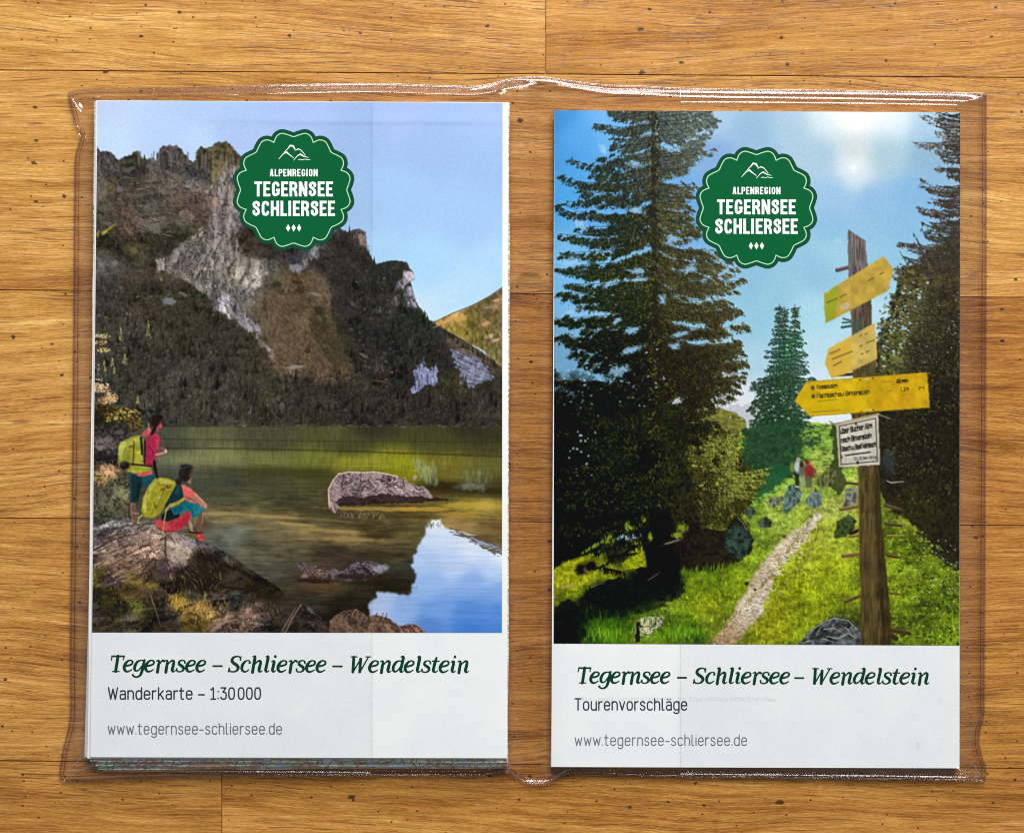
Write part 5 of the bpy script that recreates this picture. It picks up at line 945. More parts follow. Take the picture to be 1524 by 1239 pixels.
class Field:
    """signed distance (positive inside) on a fine grid, meshed by marching squares"""
    def __init__(s, x0, y0, x1, y1, res):
        s.res = res; s.x0, s.y0 = x0, y0
        s.nx = int((x1-x0)*res)+2; s.ny = int((y1-y0)*res)+2
        s.F = np.full((s.ny, s.nx), -3., np.float32)
        s.xs = x0+np.arange(s.nx)/res; s.ys = y0+np.arange(s.ny)/res
    def win(s, xa, ya, xb, yb):
        i0 = max(0, int((xa-s.x0)*s.res)-1); i1 = min(s.nx, int((xb-s.x0)*s.res)+3)
        j0 = max(0, int((ya-s.y0)*s.res)-1); j1 = min(s.ny, int((yb-s.y0)*s.res)+3)
        return i0, i1, j0, j1
    def seg(s, a, b):
        m = max(a[2], b[2])+1
        i0, i1, j0, j1 = s.win(min(a[0], b[0])-m, min(a[1], b[1])-m, max(a[0], b[0])+m, max(a[1], b[1])+m)
        if i1 <= i0 or j1 <= j0: return
        X = s.xs[i0:i1][None]-a[0]; Y = s.ys[j0:j1][:, None]-a[1]
        dx, dy = b[0]-a[0], b[1]-a[1]; L = dx*dx+dy*dy+1e-9
        t = np.clip((X*dx+Y*dy)/L, 0, 1)
        d = a[2]+(b[2]-a[2])*t-np.sqrt((X-t*dx)**2+(Y-t*dy)**2)
        s.F[j0:j1, i0:i1] = np.maximum(s.F[j0:j1, i0:i1], d)
    def bar(s, x0, y0, x1, y1, h):
        m = h+1
        i0, i1, j0, j1 = s.win(min(x0, x1)-m, min(y0, y1)-m, max(x0, x1)+m, max(y0, y1)+m)
        X = s.xs[i0:i1][None]-(x0+x1)/2; Y = s.ys[j0:j1][:, None]-(y0+y1)/2
        L = math.hypot(x1-x0, y1-y0); c, n = (x1-x0)/L, (y1-y0)/L
        u = np.abs(X*c+Y*n)-L/2; v = np.abs(-X*n+Y*c)-h
        s.F[j0:j1, i0:i1] = np.maximum(s.F[j0:j1, i0:i1], -np.maximum(u, v))
    def strokes(s, st, ox, oy, sx=1., rot=0.):
        """oy = baseline in px (image y down)"""
        ca, sa = math.cos(rot), math.sin(rot)
        for q in st:
            if q[0] == 'bar':
                f = lambda x, y: (ox+x*sx*ca-y*sa*-1*0+y*0, oy-y+x*sx*sa)
                a = f(q[1], q[2]); b = f(q[3], q[4]); s.bar(a[0], a[1], b[0], b[1], q[5])
            else:
                P = [(ox+x*sx, oy-y+x*sx*math.tan(rot), w) for x, y, w in q]
                if len(P) == 1: P = P*2
                for a, b in zip(P, P[1:]): s.seg(a, b)
    def polygon(s, pts):
        P = np.array(pts); X = s.xs[None]; Y = s.ys[:, None]
        ins = np.zeros(s.F.shape, bool); D = np.full(s.F.shape, 9., np.float32)
        for k in range(len(P)):
            xa, ya = P[k]; xb, yb = P[(k+1) % len(P)]
            if ya != yb: ins ^= ((ya > Y) != (yb > Y)) & (X < (xb-xa)*(Y-ya)/(yb-ya)+xa)
            dx, dy = xb-xa, yb-ya; t = np.clip(((X-xa)*dx+(Y-ya)*dy)/(dx*dx+dy*dy+1e-9), 0, 1)
            D = np.minimum(D, np.hypot(X-xa-t*dx, Y-ya-t*dy))
        return np.where(ins, D, -D)
    def mesh(s):
        F = s.F; vid = {}; V = []; faces = []
        def corner(i, j):
            k = (i, j)
            if k not in vid: vid[k] = len(V); V.append((s.xs[i], s.ys[j]))
            return vid[k]
        def cross(i, j, i2, j2):
            k = (i, j, i2, j2) if (i, j) < (i2, j2) else (i2, j2, i, j)
            if k not in vid:
                a, b = F[k[1], k[0]], F[k[3], k[2]]; t = a/(a-b)
                vid[k] = len(V); V.append((s.xs[k[0]]+(s.xs[k[2]]-s.xs[k[0]])*t, s.ys[k[1]]+(s.ys[k[3]]-s.ys[k[1]])*t))
            return vid[k]
        I = F > 0
        cnt = I[:-1, :-1].astype(int)+I[1:, :-1]+I[:-1, 1:]+I[1:, 1:]
        for j, i in zip(*np.nonzero(cnt)):
            cs = [(i, j), (i+1, j), (i+1, j+1), (i, j+1)]
            if cnt[j, i] == 4: faces.append([corner(*c) for c in cs]); continue
            f = []
            for a in range(4):
                p, q = cs[a], cs[(a+1) % 4]
                if I[p[1], p[0]]: f.append(corner(*p))
                if I[p[1], p[0]] != I[q[1], q[0]]: f.append(cross(*p, *q))
            if len(f) >= 3: faces.append(f)
        return V, faces
# ------------------------------------------------------------------ materials
def mat_print():
    T = NT('printed_paper'); a = T.n('Attribute', dict(attribute_name='ink'))
    return T.done(T.n('BsdfPrincipled', None, **{'Base__Color': a.outputs['Color'], 'Roughness': .42, 'Specular__IOR__Level': .12}))
def mat_paper():
    T = NT('white_paper'); co = T.n('TexCoord').outputs['Object']
    n = T.noise(T.vmul(co, (90., 90., 90.)), 4, .6)
    c = T.ramp(n, [(.3, (.775, .80, .80)), (.7, (.83, .845, .84))])
    b = T.n('Bump', None, Strength=.12, Distance=.0002, Height=T.noise(T.vmul(co, (160., 160., 160.)), 3))
    return T.done(T.n('BsdfPrincipled', None, **{'Base__Color': c, 'Roughness': .5, 'Specular__IOR__Level': .15, 'Normal': b.outputs[0]}))
def mat_mapprint():
    T = NT('map_print'); co = T.n('TexCoord').outputs['Object']
    n = T.noise(T.vmul(co, (260., 520., 60.)), 4, .6)
    base = T.ramp(n, [(.3, (.46, .54, .34)), (.45, (.62, .66, .46)), (.55, (.78, .79, .66)), (.66, (.50, .58, .36))])
    v = T.n('TexVoronoi', dict(feature='DISTANCE_TO_EDGE'), Vector=T.vmul(co, (420., 700., 40.)), Scale=1.).outputs[0]
    base = T.mix(T.math('LESS_THAN', v, .05), base, (.26, .26, .22))
    v2 = T.n('TexVoronoi', dict(feature='DISTANCE_TO_EDGE'), Vector=T.vadd(T.vmul(co, (130., 260., 40.)), (4., 2., 1.)), Scale=1.).outputs[0]
    base = T.mix(T.math('LESS_THAN', v2, .045), base, (.60, .34, .26))
    w = T.noise(T.vmul(co, (90., 160., 20.)), 2)
    base = T.mix(T.math('GREATER_THAN', w, .64), base, (.52, .60, .58))
    return T.done(T.n('BsdfPrincipled', None, **{'Base__Color': base, 'Roughness': .5, 'Specular__IOR__Level': .2}))
def mat_film(name, tint, ior=1.42, rough=.085, veil=0., edge=.8):
    T = NT(name)
    tr = T.n('BsdfTransparent', None, Color=(*tint, 1))
    gl = T.n('BsdfGlossy', None, Color=(1, 1, 1, 1), Roughness=rough)
    lw = T.n('LayerWeight', None, Blend=.5).outputs['Facing']
    f0 = ((ior-1)/(ior+1))**2
    fr = T.math('ADD', T.math('MULTIPLY', T.math('POWER', lw, 5.), (1-f0)*edge), f0)
    s = T.n('MixShader', None, Fac=fr); T.t.links.new(tr.outputs[0], s.inputs[1]); T.t.links.new(gl.outputs[0], s.inputs[2])
    if veil:
        d = T.n('BsdfDiffuse', None, Color=(.9, .9, .9, 1)); s2 = T.n('MixShader', None, Fac=veil)
        T.t.links.new(s.outputs[0], s2.inputs[1]); T.t.links.new(d.outputs[0], s2.inputs[2]); s = s2
    return T.done(s)
def mat_bead(name='welded_vinyl', tint=(.87, .83, .85), rough=.15, f0=.06):
    T = NT(name)
    tr = T.n('BsdfTransparent', None, Color=(*tint, 1)); gl = T.n('BsdfGlossy', None, Color=(1, 1, 1, 1), Roughness=rough)
    lw = T.n('LayerWeight', None, Blend=.5).outputs['Facing']
    s = T.n('MixShader', None, Fac=T.math('ADD', T.math('MULTIPLY', T.math('POWER', lw, 4.), .7), f0)); T.t.links.new(tr.outputs[0], s.inputs[1]); T.t.links.new(gl.outputs[0], s.inputs[2])
    return T.done(s)
def mat_wood():
    T = NT('oak_floor'); g = T.n('Attribute', dict(attribute_name='grain')).outputs['Vector']
    sep = T.n('SeparateXYZ', None, Vector=g); rnd = sep.outputs[2]
    w1 = T.math('SUBTRACT', T.noise(T.vmul(g, (.0016, .004, 1.)), 2), .5)
    w2 = T.math('SUBTRACT', T.noise(T.vmul(g, (.006, .012, 1.)), 2), .5)
    dy = T.math('ADD', T.math('MULTIPLY', w1, 70.), T.math('MULTIPLY', w2, 12.))
    dy = T.math('ADD', dy, T.math('MULTIPLY', sep.outputs[0], T.math('MULTIPLY', T.math('SUBTRACT', T.math('FRACT', T.math('MULTIPLY', rnd, .73)), .5), .10)))
    v = T.vadd(g, T.n('CombineXYZ', None, Y=dy).outputs[0])
    a = T.noise(T.vmul(v, (.0022, .035, 1.)), 3, .6)
    b = T.noise(T.vmul(v, (.006, .16, 1.)), 3, .65)
    c = T.noise(T.vmul(v, (.022, .55, 1.)), 3, .7)
    f = T.noise(T.vmul(v, (.13, 1.1, 1.)), 2, .7)
    L = T.math('ADD', T.math('MULTIPLY', a, .22), T.math('MULTIPLY', b, .24))
    L = T.math('ADD', L, T.math('MULTIPLY', c, .30)); L = T.math('ADD', L, T.math('MULTIPLY', f, .24))
    blot = T.noise(T.vmul(g, (.0022, .0050, 1.)), 3, .6)
    L = T.math('ADD', L, T.math('MULTIPLY', T.math('SUBTRACT', blot, .5), .16))
    tone = T.math('SUBTRACT', T.math('FRACT', T.math('MULTIPLY', rnd, .37)), .5)
    L = T.math('ADD', L, T.math('MULTIPLY', tone, -.05))
    col = T.ramp(L, [(.35, (.14, .050, .009)), (.44, (.30, .126, .026)), (.50, (.44, .205, .047)), (.56, (.55, .290, .077)), (.64, (.74, .455, .17))])
    col = T.mix(T.math('ADD', T.math('MULTIPLY', tone, .9), .45), col, T.mix(1., col, (.93, .84, .66), 'MULTIPLY'))
    col = T.mix(T.ramp(T.noise(T.vmul(g, (.0035, .006, 2.)), 2), [(.45, (0, 0, 0)), (.7, (.7, .7, .7))]), col, T.mix(1., col, (1.04, 1.10, 1.02), 'MULTIPLY'))
    # open pores: short dark dashes along the grain
    p = T.noise(T.vmul(v, (.011, .34, 1.)), 2, .8); p2 = T.noise(T.vmul(v, (.004, .02, 3.)), 2)
    pm = T.math('MULTIPLY', T.ramp(p, [(.56, (0, 0, 0)), (.64, (1, 1, 1))]), T.ramp(p2, [(.40, (.15, .15, .15)), (.56, (1, 1, 1))]))
    col = T.mix(T.math('MULTIPLY', pm, .72), col, (.135, .047, .010))
    # long dark growth lines
    k = T.noise(T.vmul(v, (.0035, .13, 1.)), 1); k = T.math('ABSOLUTE', T.math('SUBTRACT', k, .5))
    km = T.math('MULTIPLY', T.ramp(k, [(.004, (1, 1, 1)), (.016, (0, 0, 0))]), T.ramp(T.noise(T.vmul(v, (.010, .03, 2.)), 2), [(.48, (0, 0, 0)), (.62, (1, 1, 1))]))
    col = T.mix(T.math('MULTIPLY', km, .6), col, (.12, .042, .009))
    # dark specks in the old varnish
    sp = None
    for sx, sy, rad, th, off in ((.019, .026, .075, .55, 0.), (.040, .055, .085, .60, 37.), (.0095, .014, .06, .72, 91.)):
        vv = T.vadd(T.vmul(g, (sx, sy, 0.)), (off, off*.7, 0.))
        wob = T.vadd(vv, T.vmul(T.n('TexNoise', None, Vector=T.vmul(g, (.16, .2, 1.)), Scale=1., Detail=1.).outputs['Color'], (.09, .07, 0.)))
        vo = T.n('TexVoronoi', dict(voronoi_dimensions='2D'), Vector=wob, Scale=1.)
        cs = T.n('SeparateColor', None, Color=vo.outputs['Color'])
        keep = T.math('GREATER_THAN', cs.outputs[0], th); r = T.math('MULTIPLY', cs.outputs[1], rad)
        m = T.math('MULTIPLY', keep, T.math('MULTIPLY', T.math('SUBTRACT', r, vo.outputs['Distance']), 60., clamp=True), clamp=True)
        sp = m if sp is None else T.math('MAXIMUM', sp, m)
    col = T.mix(T.math('MULTIPLY', sp, .9), col, (.035, .016, .007))
    bmp = T.n('Bump', None, Strength=.35, Distance=.00012, Height=T.math('ADD', T.math('MULTIPLY', c, 1.), T.math('MULTIPLY', pm, -.8)))
    r = T.ramp(T.noise(T.vmul(g, (.01, .03, 1.)), 3), [(.3, (.34,)*3), (.7, (.46,)*3)])
    return T.done(T.n('BsdfPrincipled', None, **{'Base__Color': col, 'Roughness': r, 'Specular__IOR__Level': .38, 'Normal': bmp.outputs[0]}))

M_PRINT, M_PAPER, M_MAP, M_WOOD, M_BEAD = mat_print(), mat_paper(), mat_mapprint(), mat_wood(), mat_bead()
M_GLINT = mat_bead('highlight_rod_vinyl', (.95, .93, .94), .13, .17); M_WELD = mat_bead('vinyl_weld', (.74, .64, .64), .15, .05)
M_FRONT = mat_film('clear_film', (.985, .985, .985)); M_FLAP = mat_film('clear_flap_film', (.988, .99, .991), 1.3, .06, 0., .2); M_STRIP = mat_film('clear_strip_film', (.982, .985, .985))
M_BACK = mat_film('clear_back_film', (.95, .92, .975), 1.28)

# ------------------------------------------------------------------ the oak floor
rot = math.radians(.42)
rows = [-1600, -1235, -895, -560, -225, 110, 437, 776, 1137, 1475, 1812, 2150, 2490, 2830]
joints = {4: [812, -900, 2500], 5: [-330, 1990], 6: [-700, 640, 1720], 7: [-210, 430, 2210], 8: [330, -1400, 2050]}
TONES = {(4, -900): -.30, (4, 812): .12, (5, -330): -.2, (6, -700): -.34, (6, 640): .36, (7, -210): -.2, (7, 430): .28, (8, -1400): .18, (8, 330): .34}
V, F, G = [], [], []
for r in range(len(rows)-1):
    js = sorted([-2600]+joints.get(r, [-900+r*137 % 700, 700+r*211 % 600])+[4200])
    for a, b in zip(js, js[1:]):
        off = random.uniform(-4000, 4000); tn = TONES.get((r, a), random.uniform(-.3, .3)); z = (tn+.5+random.randint(0, 20))/.37; g = .55
        cs = [(a+g, rows[r]+g), (b-g, rows[r]+g), (b-g, rows[r+1]-g), (a+g, rows[r+1]-g)]
        base = len(V)
        for inset, zz in ((0., -1.6), (.35, 0.)):
            for i, (x, y) in enumerate(cs):
                x += inset*(1 if i in (0, 3) else -1); y += inset*(1 if i < 2 else -1)
                xx = x; yy = y+(x-762)*math.tan(rot)
                V.append(P(xx, yy, zz)); G.append((x+off, y+off*.31, z))
        F.append([base+7, base+6, base+5, base+4])
        for i in range(4): F.append([base+i, base+4+i, base+4+(i+1) % 4, base+(i+1) % 4])
base = len(V)
for x, y in ((-2600, -1700), (4200, -1700), (4200, 2900), (-2600, 2900)): V.append(P(x, y, -1.7)); G.append((x, y, 5))
F.append([base+3, base+2, base+1, base])
floor = mesh_obj('floor', V, F, M_WOOD); floor['kind'] = 'structure'
at = floor.data.attributes.new('grain', 'FLOAT_VECTOR', 'POINT'); at.data.foreach_set('vector', np.array(G, np.float32).reshape(-1))

# ------------------------------------------------------------------ brochures
def quad_grid(c, nx, ny, zf):
    """bilinear sheet over the photo quad c = tl, tr, br, bl"""
    u = np.linspace(0, 1, nx)[None, :, None]; v = np.linspace(0, 1, ny)[:, None, None]
    c = np.array(c, float)
    p = (c[0]*(1-u)+c[1]*u)*(1-v)+(c[3]*(1-u)+c[2]*u)*v
    z = zf(p[..., 0], p[..., 1]); k = PX*(1-z/HCAM)
    return p, np.stack([(p[..., 0]-CW/2)*k, (CH/2-p[..., 1])*k, z*PX], -1)
def slab(name, c, z0, z1, mat, parent, rag=0., seed=1):
    """a thin stack of paper with slightly uneven edges"""
    rg = random.Random(seed); ring = []
    for i in range(4):
        a, b = c[i], c[(i+1) % 4]
        for k in range(14):
            t = k/14; j = rg.uniform(-rag, rag) if k else 0
            ring.append((a[0]+(b[0]-a[0])*t+j*(i % 2), a[1]+(b[1]-a[1])*t+j*((i+1) % 2)))
    n = len(ring)
    V = [P(x, y, z0) for x, y in ring]+[P(x, y, z1) for x, y in ring]
    F = [list(range(n, 2*n))[::-1]]+[[i, (i+1) % n, n+(i+1) % n, n+i][::-1] for i in range(n)]+[list(range(n))]
    return mesh_obj(name, V, F, mat, parent)
def print_sheet(name, C, c, zf, parent, nx, ny):
    p, Vw = quad_grid(c, nx, ny, zf)
    fx = np.clip(p[..., 0]-C.x0, 0, C.w-1.001); fy = np.clip(p[..., 1]-C.y0, 0, C.h-1.001)
    x0 = fx.astype(int); y0 = fy.astype(int); fx = (fx-x0)[..., None]; fy = (fy-y0)[..., None]; I = np.clip(C.img, 0, 1)
    col = (I[y0, x0]*(1-fx)+I[y0, x0+1]*fx)*(1-fy)+(I[y0+1, x0]*(1-fx)+I[y0+1, x0+1]*fx)*fy
    return grid_obj(name, Vw, M_PRINT, parent, np.clip(lin(col)*INK_GAIN-INK_LIFT, .001, .9))
INK_GAIN, INK_LIFT = .90, .006
def ink_mesh(name, fld, zf, dz, mat, parent):
    v, f = fld.mesh()
    v = np.array(v); z = zf(v[:, 0], v[:, 1])+dz
    return mesh_obj(name, [P(x, y, zz) for (x, y), zz in zip(v, z)], [q[::-1] for q in f], mat, parent)

G_IN = ink('emblem_green', (0, 92, 48), .6, .05, .3); G_OUT = ink('emblem_rim_green', (14, 74, 46), .6, .05, .3); G_LINE = ink('emblem_line_ink', (176, 228, 186)); G_WHITE = ink('emblem_white_ink', (244, 250, 246))
G_TITLE = ink('title_ink', (4, 60, 40), .6, .05, .3); G_SUB = ink('subtitle_ink', (46, 58, 58), .5, .15); G_WEB = ink('web_address_ink', (112, 120, 120), .5, .15)

def emblem(cx, cy, zf, parent):
    kn = [(-22.5, 76.3), (-17.6, 83.6), (-12, 85.8), (-6, 82.4), (0, 79.2), (6, 82.4), (12, 85.8), (17.6, 83.6), (22.5, 76.3)]
    ring = []
    for k in range(8):
        for a, r in crom(kn, 5)[:-1]:
            t = math.radians(a+45*k-90); ring.append((cx+r*math.cos(t), cy+r*math.sin(t)))
    fo = Field(cx-96, cy-96, cx+96, cy+96, 2.6); D = fo.polygon(ring)
    fo.F = D+6.4; e = ink_mesh('emblem', fo, zf, .12, G_OUT, parent)
    fo.F = D-.2; ink_mesh('emblem_face', fo, zf, .24, G_IN, e)
    fl = Field(cx-96, cy-96, cx+96, cy+96, 3.2); D = fl.polygon(ring); fl.F = .72-np.abs(D); ink_mesh('scalloped_line', fl, zf, .36, G_LINE, e)
    # lettering
    ft = Field(cx-66, cy-40, cx+66, cy+46, 4.)
    for txt, cap, base, wid, gap in (('ALPENREGION', 11.0, -20., 71.5, .12), ('TEGERNSEE', 22.3, 9.8, 117., .085), ('SCHLIERSEE', 22.6, 38.8, 123., .085)):
        st, w = cap_strokes(txt, cap, gap); ft.strokes(st, cx-wid/2, cy+base, wid/w)
    ink_mesh('lettering', ft, zf, .36, G_WHITE, e)
    fm = Field(cx-30, cy-72, cx+30, cy-40, 4.)
    def q(pts): 
        pts = [(cx+x, cy+y, w*.74) for x, y, w in pts]
        for a, b in zip(pts, pts[1:]): fm.seg(a, b)
    q([(-22, -46, .5), (-15, -54, .9), (-10.5, -56, 1.7), (-7, -53, 1.2), (0, -47.6, .5)]); q([(-14, -56, .5), (-8, -62, .9), (-5, -66, 1.5), (-.5, -65, 1.9), (2, -60.5, 1.)])
    q([(2, -58.5, .5), (7, -61, 1.1), (11, -59, .9), (17.5, -51.5, .5)]); q([(0, -44, .5), (6, -51, .8), (10, -53, 1.5), (15, -50, 1.1), (22, -48, .5)]); q([(7, -44.6, .5), (10, -45.6, .6), (13, -44.4, .6), (17, -45.8, .6), (20, -44.6, .6), (24.6, -44.9, .4)])
    ink_mesh('mountain_mark', fm, zf, .36, G_WHITE, e)
    fd = Field(cx-14, cy+48, cx+14, cy+64, 4.)
    for k in (-8.2, 0, 8.2):
        fd.F = np.maximum(fd.F, 1-(np.abs(fd.xs[None]-cx-k)/3.2+np.abs(fd.ys[:, None]-cy-56.6)/5.6))
    ink_mesh('diamond_row', fd, zf, .36, G_WHITE, e)
    return e
def title_words(xh, base, tilt, spots):
    return [(w, SERIF, xh, float(x), base+tilt*(x-spots[0][0]), float(wd), .03, None, .14, tilt) for w, (x, wd) in zip(('Tegernsee', '–', 'Schliersee', '–', 'Wendelstein'), spots)]
def textpart(name, lines, zf, mat, parent, res=3.2):
    """lines: (text, font, x-height, left, baseline, width, gap, half width, slant, tilt)"""
    xa = min(l[3] for l in lines); xb = max(l[3]+l[5] for l in lines); xh = lines[0][2]; y0 = lines[0][4]
    f = Field(xa-10, y0-xh*1.6, xb+12, y0+xh*.75, res)
    for txt, G, xh, x0, y0, wid, gap, hw, sl, tilt in lines:
        st, w = text_strokes(txt, G, xh, gap, .38 if G is SANS else .30, sl, hw, .9 if G is SANS else 1.); f.strokes(st, x0, y0, wid/w, tilt)
    ink_mesh(name, f, zf, .12, mat, parent)

# ---- the folded map in the left pocket
MZ = 19.
def zmap(x, y):
    return MZ-1.6*np.clip((x-690)/65., 0, 1)**2-1.2*np.clip((190-x)/55., 0, 1)**2+.5*np.sin(y/210.)
fmap = thing('folded_map', 'folded hiking map with mountain lake and two hikers on its cover', 'map', P(445, 640, 2.))
inv = fmap.matrix_world.copy()
lake = paint_lake()
slab('map_panel', [(147, 156), (753, 156), (752, 1143), (145, 1144.5)], 2, 6, M_MAP, fmap, .8, 2)
slab('map_panel', [(144, 153), (757.5, 154), (756.5, 1139), (142, 1139)], 6.2, 10, M_MAP, fmap, 1.0, 3)
slab('map_panel', [(140, 152), (758.5, 153), (756, 1134), (134, 1132)], 10.2, 14, M_MAP, fmap, .9, 4)
slab('map_panel', [(142, 151), (757, 152.5), (754.5, 1129), (130, 1128)], 14.2, 16, M_PAPER, fmap, .7, 5)
cov = [(143.5, 149.5), (756.5, 152.5), (755, 1127.5), (134.8, 1126)]
p_, Vc = quad_grid(cov, 90, 140, zmap); cover = grid_obj('cover_panel', Vc, M_PAPER, fmap)
print_sheet('cover_photo', lake, [(145, 150.2), (748, 153.2), (747, 941), (137, 940.5)], lambda x, y: zmap(x, y)+.25, fmap, 604, 790)
# folded spine rolling down at the left
sp = []
for t in np.linspace(0, 1, 40):
    xo = np.interp(t, [0, .46, .81, 1], [143, 139, 130.8, 125.5]); xi = np.interp(t, [0, .81, 1], [144.4, 137, 134.9]); y = 149.5+t*976.5
    sp.append([(xi, y, float(zmap(xi, y))), ((xi*.5+xo*.5), y, MZ-4.5), (xo, y, MZ-10)])
grid_obj('spine', np.array([[P(*q) for q in r] for r in sp])[:, ::-1], M_PAPER, fmap)
emblem(437, 282.6, lambda x, y: zmap(x, y)+.3, fmap)
textpart('title', title_words(18.2, 999.3, .0022, ((162, 143), (316, 14.5), (338.5, 145.5), (494.5, 14.5), (519, 178))), zmap, G_TITLE, fmap)
textpart('subtitle', [('Wanderkarte – 1:30\u2009000', SANS, 12.3, 161.5, 1039.6, 226., .27, 1.12, 0, .0)], zmap, G_SUB, fmap)
textpart('web_address', [('www.tegernsee-schliersee.de', SANS, 11.6, 161., 1091.6, 258., .28, .88, 0, .0)], zmap, G_WEB, fmap)

# ---- the booklet in the right pocket
BZ = 11.
def zbook(x, y): return BZ-2.6*np.clip((842-x)/22., 0, 1)**2+.4*np.sin(x/160.)
book = thing('tour_booklet', 'thin tour booklet with wooden signpost and forest trail on its cover', 'booklet', P(1125, 650, 2.))
def sign_text(C):
    def put(txt, x0, y0, xh, wid, slope, col, hw=.55, a=.85):
        st, w = text_strokes(txt, SANS, xh, .2, .35, 0, hw); k = wid/w
        for q in st:
            Q = [(x0+x*k, y0-y+x*k*slope) for x, y, _ in q]
            if len(Q) == 1: Q = Q*2
            for b, c in zip(Q, Q[1:]): C.seg(*b, *c, hw, hw, col, a)
    K = (40, 36, 36)
    put('über Bucher Alm', 1251.5, 645.5, 5.6, 46, -.2, K, .6); put('nach Birkenstein', 1252.5, 658.6, 5.4, 44, -.17, K, .6); put('Elbach u. Bad Feilnbach', 1251.5, 671.5, 5.2, 52, -.145, K, .55)
    put('DAV S. Bad Aibling', 1271, 684.5, 3, 33, -.09, (96, 92, 92), .4, .7)
    D = (70, 58, 30)
    put('Kesselalm', 1216, 578.8, 4.4, 30, -.08, D, .5, .8); put('Fischbachau-Birkenstein', 1216, 592, 4.6, 78, -.08, D, .5, .8); put('45 min', 1334, 570, 3.8, 17, -.07, (60, 44, 20), .6, .9); put('1 3 h', 1340, 582, 4, 12, -.07, D, .5, .7)
    put('h', 1368, 580, 3.4, 7, -.07, D, .5, .6)
    for x, y in ((1209.5, 577), (1210.5, 589.6)): C.blob(x, y, 3, 3.2, 0, (84, 76, 70), .95, .05)
    for x0, y0, x1, y1 in ((1312, 568, 1327, 567), (1321, 582, 1328, 581), (1218, 597, 1245, 594), (1210, 613, 1250, 610)): C.seg(x0, y0, x1, y1, 1.2, 1.2, (150, 124, 30), .6)
    for x0, y0, x1, y1 in ((1231, 450, 1246, 444), (1250, 442, 1259, 438), (1292, 418, 1300, 413.6), (1310, 408, 1314, 406), (1236, 526, 1250, 520), (1239, 534, 1268, 523), (1241, 544, 1252, 538), (1280, 500, 1282, 499), (1288, 497, 1290, 496), (1290, 510, 1301, 506), (1280, 515, 1283, 514), (1282, 527, 1284, 526), (1289, 524, 1293, 522)):
        C.seg(x0, y0, x1, y1, 1.3, 1.3, (120, 98, 48), .75)
trail = paint_trail(sign_text)
slab('page_block', [(828, 168), (1427, 169.5), (1427.5, 1139.5), (824, 1140)], 2, 9, M_PAPER, book, .3, 7)
bc = [(825, 164.5), (1429, 167.5), (1428, 1142.5), (820.5, 1140.5)]
p_, Vc = quad_grid(bc, 90, 140, zbook); grid_obj('cover_sheet', Vc, M_PAPER, book)
print_sheet('cover_photo', trail, [(825.2, 164.3), (1429, 167.3), (1428, 960), (824, 957)], lambda x, y: zbook(x, y)+.25, book, 606, 796)
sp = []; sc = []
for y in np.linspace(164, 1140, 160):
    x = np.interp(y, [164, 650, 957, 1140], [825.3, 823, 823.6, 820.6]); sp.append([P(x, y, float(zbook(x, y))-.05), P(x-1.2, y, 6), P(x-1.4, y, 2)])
    c = (.03, .06, .10) if y < 260 else (.015, .018, .012) if y < 590 else (.30, .035, .015) if y < 655 else (.03, .03, .025) if y < 740 else (.35, .36, .36) if y < 800 else (.06, .06, .05) if y < 940 else (.6, .62, .62)  # spine print; the shadow line along this edge is put into the dark colours
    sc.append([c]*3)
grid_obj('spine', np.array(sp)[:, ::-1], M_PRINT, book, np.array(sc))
emblem(1125.8, 309.2, lambda x, y: zbook(x, y)+.3, book)
textpart('title', title_words(17.8, 1016.3, .0027, ((857, 139), (1007.5, 14), (1030.5, 143.5), (1182, 14), (1206, 176))), zbook, G_TITLE, book)
textpart('subtitle', [('Tourenvorschläge', SANS, 12.3, 856., 1055.8, 166., .27, 1.05, 0, .0)], zbook, G_SUB, book)
textpart('web_address', [('www.tegernsee-schliersee.de', SANS, 11.4, 856., 1108.4, 255., .28, .82, 0, .0)], zbook, G_WEB, book)

rs = random.Random(5); f = Field(862, 1026, 1385, 1122, 2.2); x = 868.
while x < 1156:
    h = rs.choice((4, 4, 6)); y = 1041+(x-868)*.003+rs.uniform(-.6, .6); f.seg((x, y, .9), (x+rs.uniform(-1, 1.5), y-h, .8))
    if rs.random() < .6: f.seg((x, y-h*rs.random(), .7), (x+2.6, y-h*rs.random(), .7))
    x += rs.uniform(2.2, 4.4)+(4 if rs.random() < .13 else 0)
ink_mesh('ink_smudge', f, zbook, .1, ink('set_off_ink', (221, 224, 224)), book); f = Field(1355, 1095, 1380, 1122, 2.2)
for k in range(7): f.seg((1366+rs.uniform(-2, 2), 1104+k*1.6, 1.2), (1367+rs.uniform(-2, 2), 1106+k*1.6, .9))
ink_mesh('ink_smudge', f, zbook, .1, bpy.data.materials['set_off_ink'], book)

